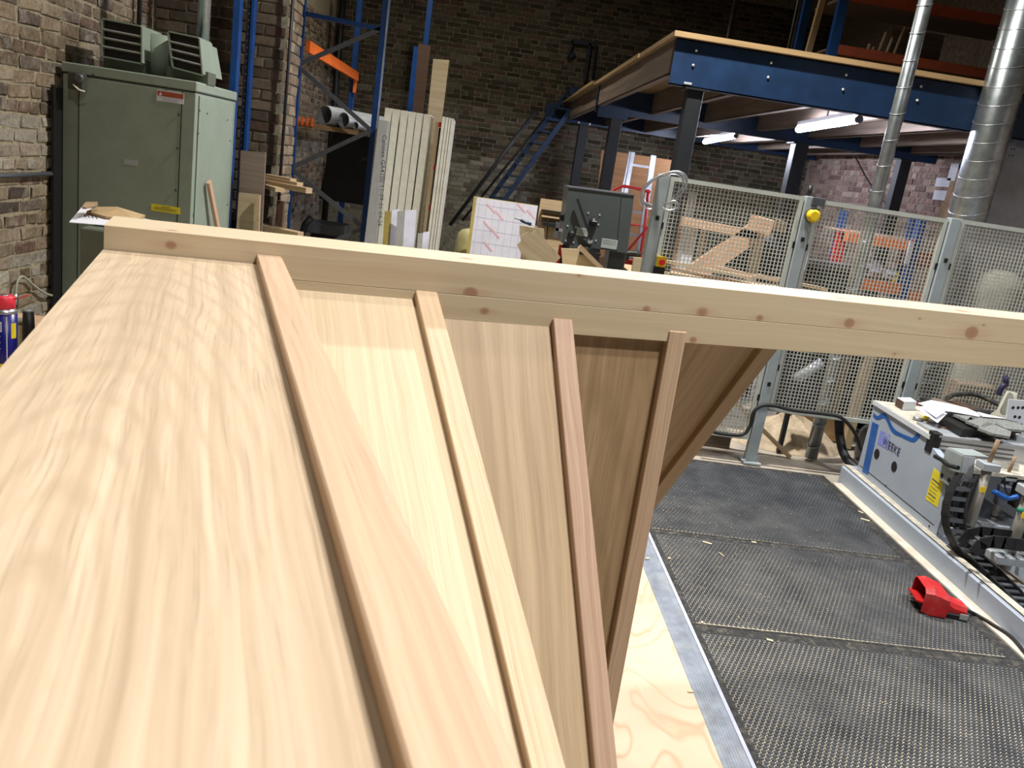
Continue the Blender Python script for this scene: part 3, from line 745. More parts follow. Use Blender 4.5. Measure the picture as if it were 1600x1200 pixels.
# deck boards
rnd = random.Random(3)
x = fx0-0.03; 
for k in range(4):
    y0 = MY-0.05+k*2.02; y1 = min(y0+2.005, 13.9)
    if k == 0: y1 = y0+1.3
    if k == 1: y0 = MY-0.05+1.31; 
    MB().box(x-0.01*(k % 2), 5.30, y0, y1, DZ+0.001, DZ+0.036).build('deck_board', 'deck_board', t)
q = onz(925, 128, DZ+0.02)
MB().box(q.x, fx0-0.035, q.y, q.y+1.4, DZ, DZ+0.034).build('deck_board', 'deck_board', t)
MB().box(q.x+0.01, fx0-0.035, q.y+1.41, 13.9, DZ+0.003, DZ+0.037).build('deck_board', 'deck_board', t)
# columns
def column(px, py, y, w_, zt, nm='column'):
    p = ony(px, py, y); mb = MB(); mb.box(p.x-w_/2, p.x+w_/2, y-w_/2, y+w_/2, 0, zt, None, 0.005)
    o = mb.build(nm, 'dark_steel', t)
    for sx in (-1, 1): MB().lathe((p.x+sx*w_*0.62, y-0.02, zt+0.02), [(0.02, 0), (0.02, 0.01), (0.012, 0.016)], 8, None, (0, -1, 0)).build('bolt', 'bolt', o)
    MB().box(p.x-w_*0.75, p.x+w_*0.75, y-w_*.75, y+w_*.75, zt-0.012, zt).build('cap_plate', 'dark_steel', o)
    return p
column(1074, 200, MY+0.08, 0.115, zb1); column(957, 220, 9.90, 0.13, zb2); column(905, 240, 13.55, 0.14, zb3)
column(1238, 280, 9.90, 0.16, zb2); column(1404, 285, 9.90, 0.13, zb2)
for px, py in [(1088, 79), (1083, 102), (1205, 98), (1200, 121), (1322, 117), (1317, 140), (1439, 135), (1433, 157)]:
    q = ony(px, py, MY-0.004); MB().lathe(q, [(0.010, 0), (0.010, 0.006), (0.006, 0.009)], 6, None, (0, -1, 0)).build('bolt_head', 'bolt', t)
q = ony(1075, 130, MY-0.004); MB().box(q.x-0.028, q.x+0.028, MY-0.006, MY, q.z-0.01, q.z+0.006, None, 0.002).build('scuff_plate', 'galv_dull', t)
# tube lights
def tube_lamp(a, b, label):
    a, b = V(a), V(b); t = thing('tube_lamp', tuple((a+b)/2), label, 'lamp')
    MB().tube([a, b], 0.030, 12).build('tube', 'tube_light', t)
    dd = (b-a).normalized()
    for e, s_ in ((a, -1), (b, 1)): MB().tube([e, e+dd*s_*0.03], 0.031, 10).build('end_cap', 'brace_grey', t)
    MB().bar(a+V((0, 0, 0.05)), b+V((0, 0, 0.05)), 0.05, 0.035).build('batten_body', 'white_paint', t)
    MB().bar((a+b)/2+V((0, 0, 0.06)), (a+b)/2+V((0, 0, 0.28)), 0.012, 0.012, (0, 1, 0)).build('hanger', 'brace_grey', t)
tube_lamp((2.99, 8.20, 2.40), (2.84, 6.58, 2.40), 'long glowing strip lamp under the mezzanine, nearer of the two')
tube_lamp((3.25, 12.6, 2.40), (3.04, 10.4, 2.40), 'short looking glowing strip lamp under the mezzanine, farther of the two')
# upper racking on the deck
t = thing('upper_rack', (4.0, 8.9, DZ+0.037), 'blue and dull orange pallet rack standing on the mezzanine deck', 'rack')
RY = 8.6
pa = ony(1310, 40, RY); DZ1 = DZ+0.037
MB().box(pa.x-0.04, pa.x+0.05, RY, RY+0.07, DZ1, 4.9).build('upright', 'rack_blue', t)
pb = ony(1258, 30, RY+0.9); MB().box(pb.x-0.04, pb.x+0.04, RY+0.9, RY+0.97, DZ1, 4.9).build('upright', 'rack_blue', t)
q0, q1 = ony(1305, 72, RY), ony(1305, 82, RY)
MB().box(pa.x+0.05, 5.35, RY-0.01, RY+0.04, q1.z-0.01, q0.z+0.02).build('shelf_beam', 'orange_dull', t)
MB().box(pb.x-0.02, pb.x+0.28, RY+0.86, RY+0.90, q1.z+0.02, q0.z+0.05).build('shelf_beam', 'orange_dull', t)
MB().box(pa.x+0.05, 5.35, RY+0.04, RY+0.9, q0.z+0.0, q0.z+0.02).build('shelf_deck', 'joist_wood', t)
q0, q1 = ony(1430, 1, RY), ony(1430, 20, RY)
MB().box(pa.x+0.05, 5.35, RY-0.01, RY+0.04, q1.z+0.01, q0.z).build('shelf_beam', 'orange_dull', t)
MB().box(pa.x+0.05, 5.35, RY+0.04, RY+0.9, q0.z-0.05, q0.z-0.02).build('shelf_deck', 'joist_wood', t)
zs = ony(1305, 72, RY).z+0.022
for i, (px, h_) in enumerate([(1358, .07), (1366, .05), (1376, .20), (1389, .16), (1401, .28)]):
    p = ony(px, 70, RY+0.1); 
    tag(MB().bar((p.x, RY+0.12, zs), (p.x+h_*0.16, RY+0.12, zs+h_), 0.016, 0.016, (0, 1, 0)).build('offcut_stick', 'pale_ply'), ['leftmost and short', 'second and shortest', 'third, long', 'fourth, medium', 'rightmost and longest'][i]+' pale stick propped on the upper rack shelf', 'stick', 'sticks on the upper rack shelf')
tag(MB().box(4.05, 4.6, RY+0.45, RY+0.47, zs, zs+0.33).build('grey_board', 'joist_wood'), 'dull grey board standing on the upper rack shelf behind the slim duct', 'board')
mb = MB()
for k in range(4):
    p = ony(1258-k*5, 40, RY+1.2); mb = MB().tube([(p.x-0.03, RY+1.2, DZ1), (p.x-0.03, RY+1.2, 4.9)], 0.012, 6)
    tag(mb.build('cable_conduit', 'brace_grey'), ['rightmost', 'third', 'second', 'leftmost'][k]+' from the left of the four grey conduits beside the upper rack' if k in (1, 2) else ['rightmost', '', '', 'leftmost'][k]+' of the four grey conduits beside the upper rack', 'conduit', 'conduits beside the upper rack')
p = ony(1290, 20, RY+0.6)
tag(MB().bar((p.x-0.12, RY+0.6, DZ1), (p.x, RY+0.6, 4.9), 0.06, 0.05, (0, 1, 0)).build('leaning_plank', 'pine_rough'), 'tan plank leaning upright inside the upper rack', 'plank')
# ================================================================= blue stair up to the mezzanine
t = thing('ship_stair', (0.7, 13.2, 0), 'steep blue steel stair against the dark back wall', 'stair')
A1, B1 = ony(908, 150, 12.9), ony(775, 330, 12.9)
A2, B2 = ony(884, 148, 13.5), ony(752, 330, 13.5)
MB().bar(B1, A1, 0.03, 0.07, (1, 0, 0)).build('stringer', 'steel_blue', t)
MB().bar(B2, A2, 0.03, 0.07, (1, 0, 0)).build('stringer', 'steel_blue', t)
for k in range(11):
    f_ = k/10.5+0.02; a, b = lerp(B1, A1, f_), lerp(B2, A2, f_); m_ = (a+b)/2
    MB().box(m_.x-0.10, m_.x+0.10, 12.9, 13.5, m_.z-0.010, m_.z+0.010).build('tread', 'steel_blue', t)
MB().tube([ony(838, 172, 12.8), ony(703, 352, 12.8)], 0.028, 8).build('handrail', 'dark_steel', t)
MB().tube([ony(862, 172, 13.6), ony(722, 345, 13.6)], 0.020, 8).build('handrail', 'dark_steel', t)
q = ony(905, 146, 13.1); MB().box(q.x-0.16, q.x+0.12, 12.85, 13.55, q.z-0.06, q.z+0.06).build('top_landing', 'steel_blue', t)
# dark hoist bracket high on the back wall
t = thing('wall_bracket', tuple(ony(905, 90, 13.9)), 'dark blue bracket frame high on the back wall left of the deck', 'bracket')
for a, b, w_ in [((893, 64), (930, 70), 0.07), ((922, 68), (913, 128), 0.04), ((895, 64), (887, 92), 0.03), ((931, 68), (925, 120), 0.02), ((887, 92), (898, 82), 0.04)]:
    MB().bar(ony(a[0], a[1], 13.92), ony(b[0], b[1], 13.92), 0.05, w_, (0, 0, 1) if abs(a[0]-b[0]) > 12 else (1, 0, 0)).build('bracket_bar', 'rack_dark', t)
# silver extractor cabinet at the right
t = thing('extractor_cabinet', (4.6, 6.9, 0), 'large silver sheet metal extractor cabinet at the right edge behind the fence', 'cabinet')
MB().box(4.03, 5.3, 6.6, 6.78, 0.3, 2.445, None, 0.01).build('body', 'galv_dull', t)
MB().box(4.03, 5.3, 6.58, 6.6, 2.38, 2.445).build('top_flange', 'galv', t)
for px, py in [(1580, 233), (1585, 233), (1577, 243), (1582, 243)]:
    q = ony(px, py, 6.6); MB().lathe(q, [(0.007, 0), (0.006, 0.004)], 8, None, (0, -1, 0)).build('bolt', 'screw', t)
for x in (4.08, 5.22): 
    MB().box(x-0.04, x+0.04, 6.62, 6.70, 0, 0.3).build('leg', 'galv_dull', t); MB().box(x-0.03, x+0.03, 6.72, 6.77, 0, 0.3).build('leg', 'galv_dull', t)
# ================================================================= gas heater
t = thing('cabinet_heater', (-2.03, 5.5, 0), 'tall sage green cabinet heater with two black louvred outlets on top', 'heater')
hx0, hx1, hy0, hy1, hz = -2.405, -1.660, 5.10, 5.90, 1.885
MB().box(hx0, hx1, hy0, hy1, 0.0, hz-0.062, None, 0.004).build('body', 'heater_green', t)
MB().box(hx0-0.006, hx1+0.006, hy0-0.006, hy1+0.006, hz-0.055, hz, None, 0.006).build('top_cap', 'heater_green', t)
MB().box(hx0+0.002, hx1-0.002, hy0+0.002, hy1-0.002, hz-0.063, hz-0.054).build('shadow_gap', 'black', t)
MB().box(hx0+0.095, hx1-0.075, hy0-0.006, hy0, 0.35, hz-0.070, None, 0.002).build('front_panel', 'heater_green', t)
MB().box(hx1, hx1+0.005, hy0+0.05, hy1-0.05, 0.35, hz-0.075, None, 0.002).build('side_panel', 'heater_green', t)
for sx in (hx0+0.095, hx1-0.075): MB().box(sx-0.003, sx+0.002, hy0-0.0075, hy0-0.0055, 0.35, hz-0.07).build('panel_seam', 'black', t)
for sy in (hy0+0.05, hy1-0.05): MB().box(hx1+0.004, hx1+0.0062, sy-0.0015, sy+0.0015, 0.35, hz-0.075).build('panel_seam', 'heater_dark', t)
for i, z in enumerate((1.69, 1.50, 1.26, 1.00)):
    q = V((hx1-0.09, hy0-0.007, z)); MB().lathe(q, [(0.007, 0), (0.006, 0.004)], 8, None, (0, -1, 0)).build('screw', 'screw', t)
for px, py in [(146, 117), (262, 137)]:
    q = ony(px, py, hy0-0.006); MB().lathe(q, [(0.007, 0), (0.006, 0.004)], 8, None, (0, -1, 0)).build('screw', 'screw', t)
for y_, z_ in ((5.16, 1.73), (5.30, 1.72), (5.72, 1.70), (5.15, 1.60), (5.80, 1.57), (5.14, 1.13), (5.82, 1.15)):
    MB().lathe((hx1+0.005, y_, z_), [(0.006, 0), (0.005, 0.004)], 8, None, (1, 0, 0)).build('screw', 'screw', t)
# isolator box
q0, q1 = ony(113, 112, hy0), ony(137, 146, hy0)
MB().box(q0.x, q1.x, hy0-0.06, hy0-0.006, q1.z+0.01, q0.z, None, 0.006).build('isolator_box', 'screw', t)
q = ony(124, 122, hy0-0.06); MB().lathe(q, [(0.026, 0), (0.026, 0.012), (0.018, 0.018)], 14, None, (0, -1, 0)).build('rotary_knob', 'brace_grey', t)
q = ony(123, 137, hy0-0.065); MB().tube(smooth([q+V((-0.03, 0, 0.012)), q+V((-0.01, -0.01, 0)), q+V((0.01, -0.01, -0.012)), q+V((0.035, 0, -0.016))]), 0.005, 6).build('loose_wires', 'insul', t)
MB().box(XL+0.03, hx0-0.001, 5.0, 5.6, 0.0, 1.74).build('gap_shade', 'black', t)  # added black box standing in for the shade between heater and wall
# labels
q0, q1 = ony(246, 140, hy0), ony(288, 157, hy0)
lab = MB().box(q0.x, q1.x, hy0-0.0075, hy0-0.006, q0.z-0.060, q0.z).build('warning_label', 'paper', t); lab['label'] = 'white and red label'
zt = q0.z; MB().box(q0.x+0.003, q1.x-0.003, hy0-0.0085, hy0-0.0075, zt-0.032, zt-0.004).build('red_band', 'orange_dull', lab)
for k in range(4): MB().box(q0.x+0.03, q1.x-0.02-0.02*(k % 2), hy0-0.0085, hy0-0.0075, zt-0.040-0.006*k, zt-0.038-0.006*k).build('print_line', 'print_line', lab)
MB().ext([(q0.x+0.012, hy0-0.0087, zt-0.028), (q0.x+0.03, hy0-0.0087, zt-0.028), (q0.x+0.021, hy0-0.0087, zt-0.010)], (0, -0.0005, 0)).build('warning_triangle', 'paper', lab)
q0, q1 = ony(237, 318, hy0), ony(282, 332, hy0)
lab = MB().box(q0.x, q1.x, hy0-0.0075, hy0-0.006, q0.z-0.040, q0.z).build('warning_label', 'label_yellow', t); lab['label'] = 'yellow label'
for k in range(3): MB().box(q0.x+0.02+0.04*(k == 0), q1.x-0.02-0.04*(k == 0), hy0-0.0085, hy0-0.0075, q0.z-0.010-0.009*k, q0.z-0.0075-0.009*k).build('print_line', 'print_grey', lab)
q = ony(205, 253, hy0); MB().box(q.x-0.04, q.x+0.04, hy0-0.0068, hy0-0.0058, q.z-0.018, q.z+0.012).build('faded_sticker', 'galv_dull', t)
# louvred outlets: a wedge hood each, facing the camera
def louvre(pts, yf, yb, label):
    A, B, C_, D_ = [ony(x, y, yf) for x, y in pts]     # tl, tr, br, bl of the opening
    g = (A+B+C_+D_)/4
    h = thing('heater_louvre', (g.x, yf, hz), label, 'vent', 'louvred outlets on the heater')
    mb = MB(); th = 0.008
    back = [p+V((0.0, yb-yf, -0.0)) for p in (A, B, C_, D_)]
    F_ = [A, B, C_, D_]
    for i in range(4):
        j = (i+1) % 4; a, b, c_, e = F_[i], F_[j], back[j], back[i]
        n_ = (b-a).cross(e-a).normalized(); n_ = n_ if n_.dot(a-g) > 0 else -n_
        mb.ext([a, b, c_, e], n_*th)
    mb.ext([back[0], back[1], back[2], back[3]], (0, 0.01, 0))
    mb.build('hood', 'heater_green', h)
    MB().ext([p*0.985+V((g.x, yf, g.z))*0.015+V((0, 0.028, 0)) for p in F_], (0, 0.01, 0)).build('dark_throat', 'black', h)
    for k in (0.27, 0.50, 0.74):
        a, b = lerp(A, D_, k), lerp(B, C_, k)
        MB().obox((a+b)/2+V((0, 0.013, 0.0)), (b-a)/2*0.985, V((0, 0.012, -0.004)), V((0, 0.0008, 0.0014))).build('slat', 'insul_grey', h)
    MB().box(g.x-0.12, g.x+0.12, yf+0.05, yb-0.03, hz-0.001, min(C_.z, D_.z)+0.02).build('neck', 'heater_dark', h)
    return h
louvre([(160, 30), (220, 42), (220, 98), (160, 87)], 5.20, 5.52, 'left louvred outlet on top of the green heater, squarer one')
louvre([(263, 50), (310, 60), (315, 116), (270, 104)], 5.22, 5.45, 'right louvred outlet on top of the green heater, beside the flue')
# sloping sheet right of right louvre and the box between them
q0, q1 = ony(248, 52, 5.36), ony(221, 100, 5.36)
tag(MB().lathe((-1.985, 5.42, hz), [(0.10, 0), (0.10, 0.24)], 24).build('duct_spigot', 'heater_green'), 'round green spigot between the two heater louvres', 'spigot')
a = [ony(x, y, 5.46) for x, y in [(309, 64), (326, 70), (335, 121), (314, 117)]]
tag(MB().ext(a, (0.0, 0.16, 0)).build('draught_hood', 'heater_green'), 'green sloping hood under the silver flue on the heater', 'hood')
q = ony(317, 66, 5.56)
tag(MB().lathe((q.x, 5.56, ony(317, 68, 5.5).z-0.01), [(0.038, 0), (0.038, 1.6)], 20).build('flue_pipe', 'galv'), 'shiny silver flue pipe rising from the heater', 'pipe')
# stick leaning on the heater
a, b = ony(337, 368, 5.02), ony(327, 284, 5.02)
a2 = b+(a-b)*((b.z)/(b.z-a.z)); 
a2.x += 0.02; MB_ = MB().bar((hx1+0.19, 5.10, 0.02), (hx1+0.028, 5.30, b.z+0.0), 0.045, 0.022, (1, 0, 0), None, 0.001)
p0, p1 = onx(341, 360, hx1+0.055), onx(326, 284, hx1+0.03)
k_ = (p1-p0); p0 = p1-k_*(p1.z/k_.z)
tag(MB().bar(p0, p1, 0.042, 0.02, (1, 0, 0), None, 0.001).build('wood_stick', 'pine_pink'), 'short pink pine stick leaning against the side of the heater', 'stick')
# ================================================================= bench, can and clutter at far left
BZ = 0.885
t = thing('side_bench', (-1.9, 2.4, 0), 'low wooden side bench against the left brick wall', 'bench')
MB().ext([(-2.40, 1.3, BZ-0.03), (-1.05, 1.3, BZ-0.03), (-1.05, 2.52, BZ-0.03), (-1.38, 2.58, BZ-0.03), (-1.42, 3.18, BZ-0.03), (-2.40, 3.18, BZ-0.03)], (0, 0, 0.03)).build('bench_top', 'pine_pink', t)
for x, y in ((-2.3, 1.4), (-2.3, 3.05), (-1.2, 1.4), (-1.2, 2.42)):
    MB().box(x-0.035, x+0.035, y-0.035, y+0.035, 0, BZ-0.03).build('leg', 'pine_rough', t)
q = ony(7.5, 560, 2.42); cxx, cyy = q.x, 2.42
t = thing('spray_can', (cxx, cyy, BZ), 'blue spray can with a red cap on the side bench', 'spray can')
zt = ony(7.5, 486, cyy).z; zc = ony(7.5, 466, cyy-0.02).z; R0 = 0.0335
MB().lathe((cxx, cyy, BZ), [(R0-0.002, 0), (R0, 0.003), (R0, zt-BZ-0.004)], 28).build('body', 'can_blue', t)
MB().lathe((cxx, cyy, zt-0.004), [(R0, 0), (R0+0.001, 0.003), (R0-0.002, 0.009), (R0-0.006, 0.013), (R0-0.009, 0.016)], 28).build('shoulder', 'alu', t)
cap = MB().lathe((cxx, cyy, zt+0.010), [(R0-0.006, 0), (R0-0.004, 0.003), (R0-0.006, zc-zt-0.010), (R0-0.012, zc-zt-0.005), (R0-0.02, zc-zt-0.007)], 28).build('cap', 'cap_red', t)
MB().lathe((cxx, cyy, zc+0.002), [(0.013, 0), (0.013, 0.004)], 16).build('actuator', 'galv', cap)
a = ony(22, 468, cyy-0.02); b = ony(45, 461, cyy-0.05)
MB().tube([a, b], 0.0018, 6).build('straw', 'cap_red', t)
def onbody(x0, x1, z0, z1, mat, nm, par, lift=0.0006):
    """patch on the can curved surface between two angles"""
    mb = MB(); n = 8; rr = R0+lift
    for i in range(n):
        a0, a1 = x0+(x1-x0)*i/n, x0+(x1-x0)*(i+1)/n
        P_ = lambda a_, z_: (cxx+rr*math.sin(a_), cyy-rr*math.cos(a_), z_)
        mb.quad(P_(a0, z0), P_(a1, z0), P_(a1, z1), P_(a0, z1))
    return mb.build(nm, mat, par)
onbody(-0.75, 0.30, zt-0.055, zt-0.025, 'paper', 'tech_label', t); onbody(-0.68, 0.22, zt-0.051, zt-0.029, 'logo_lilac', 'tech_print', t, 0.001)
onbody(0.62, 0.70, BZ+0.01, zt-0.01, 'paper', 'white_stripe', t); onbody(1.0, 1.5, zt-0.075, zt-0.03, 'label_yellow', 'shield', t)
onbody(-0.9, 0.45, BZ+0.006, BZ+0.045, 'label_yellow', 'hazard_panel', t); onbody(-0.3, 0.1, BZ+0.012, BZ+0.038, 'print_grey', 'hazard_mark', t, 0.0012)
for k in range(6): onbody(-0.6, 0.2-0.05*(k % 2), zt-0.070-k*0.009, zt-0.067-k*0.009, 'print_line', 'print_line', t)
# jar, drill battery and ruler behind
q = ony(30, 525, 2.66)
t = thing('glass_jar', (q.x, 2.66, BZ), 'small clear jar behind the spray can', 'jar')
MB().lathe((q.x, 2.66, BZ), [(0.028, 0), (0.031, 0.01), (0.031, 0.085), (0.024, 0.10)], 20).build('glass', 'glass_jar', t)
MB().lathe((q.x, 2.66, BZ+0.10), [(0.026, 0), (0.026, 0.012)], 20).build('lid', 'sack', t)
q = ony(44.5, 500, 2.62)
t = thing('black_bottle', (q.x, 2.62, BZ), 'matt black cylinder with a grey top on the side bench', 'bottle')
zq = ony(44.5, 484, 2.62).z
MB().lathe((q.x, 2.62, BZ), [(0.010, 0), (0.0165, 0.008), (0.018, (zq-BZ)*0.6), (0.0155, zq-BZ-0.004)], 20).build('body', 'black', t)
MB().lathe((q.x, 2.62, zq-0.004), [(0.0155, 0), (0.014, 0.004), (0.012, 0.006)], 20).build('top', 'galv_dull', t)
a, b = ony(24, 511, 2.45), ony(45, 528, 2.35)
a.z = b.z = BZ+0.004
tag(MB().bar(a, b+(b-a)*0.8, 0.03, 0.004, (0, 0, 1)).build('steel_rule', 'alu'), 'steel rule lying on the side bench behind the can', 'rule')
q = ony(58, 497, 2.75); q.z = BZ
t = thing('drill_bits', (q.x, q.y, BZ), 'dark grey chuck lying at the edge of the oak panel', 'tool')
MB().tube([(q.x, 2.75, BZ+0.02), (q.x+0.05, 2.78, BZ+0.02)], [0.02, 0.015], 12).build('chuck', 'brace_grey', t)
# grey coil spring at the frame edge in front of the can
q = ony(2, 550, 2.05)
pts = [(q.x-0.05+i*0.0022, 2.05+0.018*math.cos(i*0.9), BZ+0.02+0.018*math.sin(i*0.9)) for i in range(44)]
tag(MB().tube(pts, 0.0028, 6).build('coil_hose', 'brace_grey'), 'grey coiled hose at the left edge in front of the spray can', 'hose')
# thin braided hose hanging off the wall
pts = [onx(x, y, XL+0.035) for x, y in [(24, 462), (25, 450), (28, 438), (34, 432), (42, 436), (55, 448), (72, 459), (88, 463), (100, 466)]]
t = thing('braided_hose', tuple(pts[0]), 'thin braided hose looping against the left wall behind the can', 'hose')
MB().tube(smooth(pts), 0.007, 8).build('hose', 'sack', t)
MB().tube([pts[0]+V((0, 0, 0.01)), pts[0]+V((0, 0, -0.05))], [0.012, 0.010], 8).build('fitting', 'alu', t)
# low plinth with papers left of the pine rail
YB0 = 2.6
A_, B_, C__, D__ = ony(109, 346, 2.62), ony(170, 354, 2.62), ony(228, 344, 2.95), ony(122, 326, 2.95)
zp = onz(109, 346, A_.z).z
t = thing('dark_carton', (A_.x+0.14, 2.85, 0), 'dark green grey carton standing in front of the heater', 'carton')
e0, e1 = ony(125, 352, 2.62), ony(165, 356, 2.62)
MB().box(e0.x, e0.x+0.42, 2.62, 3.0, 0.0, e0.z-0.006, None, 0.004).build('box', 'heater_dark', t)
zt = e0.z-0.002
q = [onz(x, y, zt) for x, y in [(108, 348), (167, 353), (245, 346), (128, 324)]]
t = thing('paper_sheet', tuple(q[0]), 'white printed sheet on the dark carton by the pine rail end', 'paper')
MB().ext(q, (0, 0, 0.002)).build('sheet', 'paper', t)
for k in range(4):
    a, b = onz(131+k*6, 335+k, zt+0.0025), onz(134+k*6, 339+k, zt+0.0025)
    MB().bar(a, b, 0.004, 0.0006).build('print_mark', 'print_grey', t)
q = [onz(x, y, zt+0.012) for x, y in [(135, 330), (152, 323), (203, 329), (227, 336), (213, 343), (165, 338)]]
t = thing('brown_envelope', tuple(q[0]), 'crumpled brown paper envelope on the white sheet', 'envelope')
mb = MB(); ctr = sum(q, V((0, 0, 0)))/6+V((0, 0, 0.022))
for i in range(6): mb.poly([q[i], q[(i+1) % 6], ctr])
mb.poly([p-V((0, 0, 0.008)) for p in reversed(q)])
for i in range(6): mb.quad(q[(i+1) % 6], q[i], q[i]-V((0, 0, 0.008)), q[(i+1) % 6]-V((0, 0, 0.008)))
mb.build('body', 'cardboard', t)
q = [onz(x, y, zt+0.036) for x, y in [(128, 326), (134, 318), (152, 318), (153, 322), (134, 327)]]
MB().ext(q, (0, 0, 0.006)).build('folded_flap', 'brown_wall', t)
# ================================================================= blue racking at the left
def rack_frame(xl, xr, y, zt, label, px_nodes=None, post=0.075, name='pallet_rack', axis='x'):
    t = thing(name, ((xl+xr)/2, y, 0), label, 'rack')
    for x in (xl, xr):
        MB().box(x-post/2, x+post/2, y-0.03, y+0.03, 0, zt, None, 0.003).build('upright', 'rack_blue', t)
        MB().box(x-0.06, x+0.06, y-0.06, y+0.06, -0.004, 0.008).build('foot_plate', 'rack_blue', t)
    return t
RYF = 9.4
xl, xr = ony(457, 220, RYF).x, ony(583, 220, RYF).x
t = rack_frame(xl, xr, RYF, 4.6, 'open blue rack frame with grey zigzag bracing left of the insulation boards')
def br(a, b, mat='brace_grey', w_=0.045):
    A, B = ony(a[0], a[1], RYF), ony(b[0], b[1], RYF)
    MB().bar(A, B, 0.03, w_, (0, 0, 1)).build('brace', mat, t)
br((470, 20), (598, 46), 'rack_blue'); br((598, 44), (463, 102)); br((466, 104), (578, 202)); br((578, 205), (455, 262)); br((455, 264), (566, 355)); br((566, 357), (470, 400))
MB().box(xr+0.02, xr+0.038, RYF-0.032, RYF-0.028, 0.5, 4.6).build('edge_strip', 'galv_dull', t)
# farther frame, beams, shelf
RF2 = 12.4
x2 = ony(552, 120, RF2).x
t = rack_frame(x2-0.0, x2+0.001+0.95, RF2, 4.0, 'far blue rack frame in the dark corner behind the zigzag one')
t = thing('orange_beam', (xl, 10.5, 2.5), 'bright orange rack beam running back to the far corner', 'beam')
a, b = ony(472, 71, RYF), ony(546, 118, RF2); b.x = a.x+0.1
a.x += 0.01
mb = MB(); mb.obox((a+b)/2+V((0.05, 0, 0)), (b-a)/2, V((0.022, 0, 0)), V((0, 0, 0.058))); mb.build('beam', 'rack_orange', t)
MB().box(b.x+0.02, b.x+0.06, RF2-0.08, RF2-0.035, b.z-0.22, b.z+0.05).build('end_connector', 'rack_orange', t)
ps = ony(490, 192, RYF+0.2); zs = ps.z
t = thing('pipe_rack', (xl+0.5, 10.4, zs), 'dull orange rack beam and boards carrying the grey pipes', 'shelf')
q0, q1 = ony(466, 188, RYF+0.3), ony(577, 206, RYF+0.3)
MB().box(q0.x-0.02, q1.x, RYF+0.3, RYF+0.34, zs-0.06, zs-0.008).build('front_rail', 'deck_board', t)
MB().box(q0.x-0.02, q1.x, RYF+0.34, 12.3, zs-0.03, zs-0.008).build('shelf_board', 'joist_wood', t)
for k in range(4):
    p = ony(464+k*7.5, 192, RYF+0.25); MB().box(p.x-0.012, p.x+0.012, RYF+0.26, RYF+0.299, zs-0.04, zs+0.05).build('orange_clip', 'rack_orange', t)
def pipe(px, py, r, y, ln, mat, label, dirx=0.5):
    c = ony(px, py, y); c.z = zs+r-0.004
    t = thing('plastic_pipe', (c.x, y, zs), label, 'pipe', 'grey pipes on the rack shelf')
    dd = V((dirx, 1, 0)).normalized(); n = 24; mb = MB(); 
    e1 = V((dd.y, -dd.x, 0)); ri = r*0.92
    ring = lambda c_, rr: [c_+e1*rr*math.cos(2*math.pi*i/n)+V((0, 0, 1))*rr*math.sin(2*math.pi*i/n) for i in range(n)]
    o0, o1, i0, i1 = ring(c, r), ring(c+dd*ln, r), ring(c, ri), ring(c+dd*ln, ri)
    for i in range(n):
        j = (i+1) % n
        mb.quad(o0[j], o0[i], o1[i], o1[j], sm=True); mb.quad(i0[i], i0[j], i1[j], i1[i], sm=True)
        mb.quad(o0[i], o0[j], i0[j], i0[i]); mb.quad(o1[j], o1[i], i1[i], i1[j])
    mb.build('wall', mat, t)
    MB().tube([c+dd*(ln*0.55), c+dd*(ln*0.56)], ri*0.99, 20).build('dark_core', 'black', t)
pipe(507, 176, 0.108, 9.85, 1.9, 'galv_dull', 'largest grey pipe on the rack shelf', 0.55)
pipe(537, 183, 0.085, 9.88, 1.8, 'galv_dull', 'middle grey pipe on the rack shelf', 0.62)
pipe(556, 192, 0.042, 9.75, 1.4, 'galv_dull', 'thin grey pipe at the right end of the rack shelf', 0.65)
# nearer pair of perforated posts
pq = ony(367, 100, 6.15)
t = thing('rack_post', (pq.x, 6.15, 0), 'solid blue rack post rising behind the heater', 'rack post')
MB().box(pq.x-0.024, pq.x+0.024, 6.12, 6.19, 0, 3.4, None, 0.003).build('upright', 'rack_blue', t)
pq = ony(388, 100, 6.38)
t = thing('rack_post', (pq.x, 6.38, 0), 'blue rack post with a row of punched holes in front of the brick pier', 'rack post')
MB().box(pq.x+0.006, pq.x+0.028, 6.35, 6.42, 0, 3.4, None, 0.002).build('flange', 'rack_blue', t)
MB().box(pq.x-0.026, pq.x+0.006, 6.36, 6.42, 0, 3.4).build('web', 'rack_dark', t)
for k in range(44): 
    z = 1.35+k*0.045; MB().box(pq.x-0.013, pq.x-0.006, 6.357, 6.36, z, z+0.013).build('hole', 'brace_grey', t)
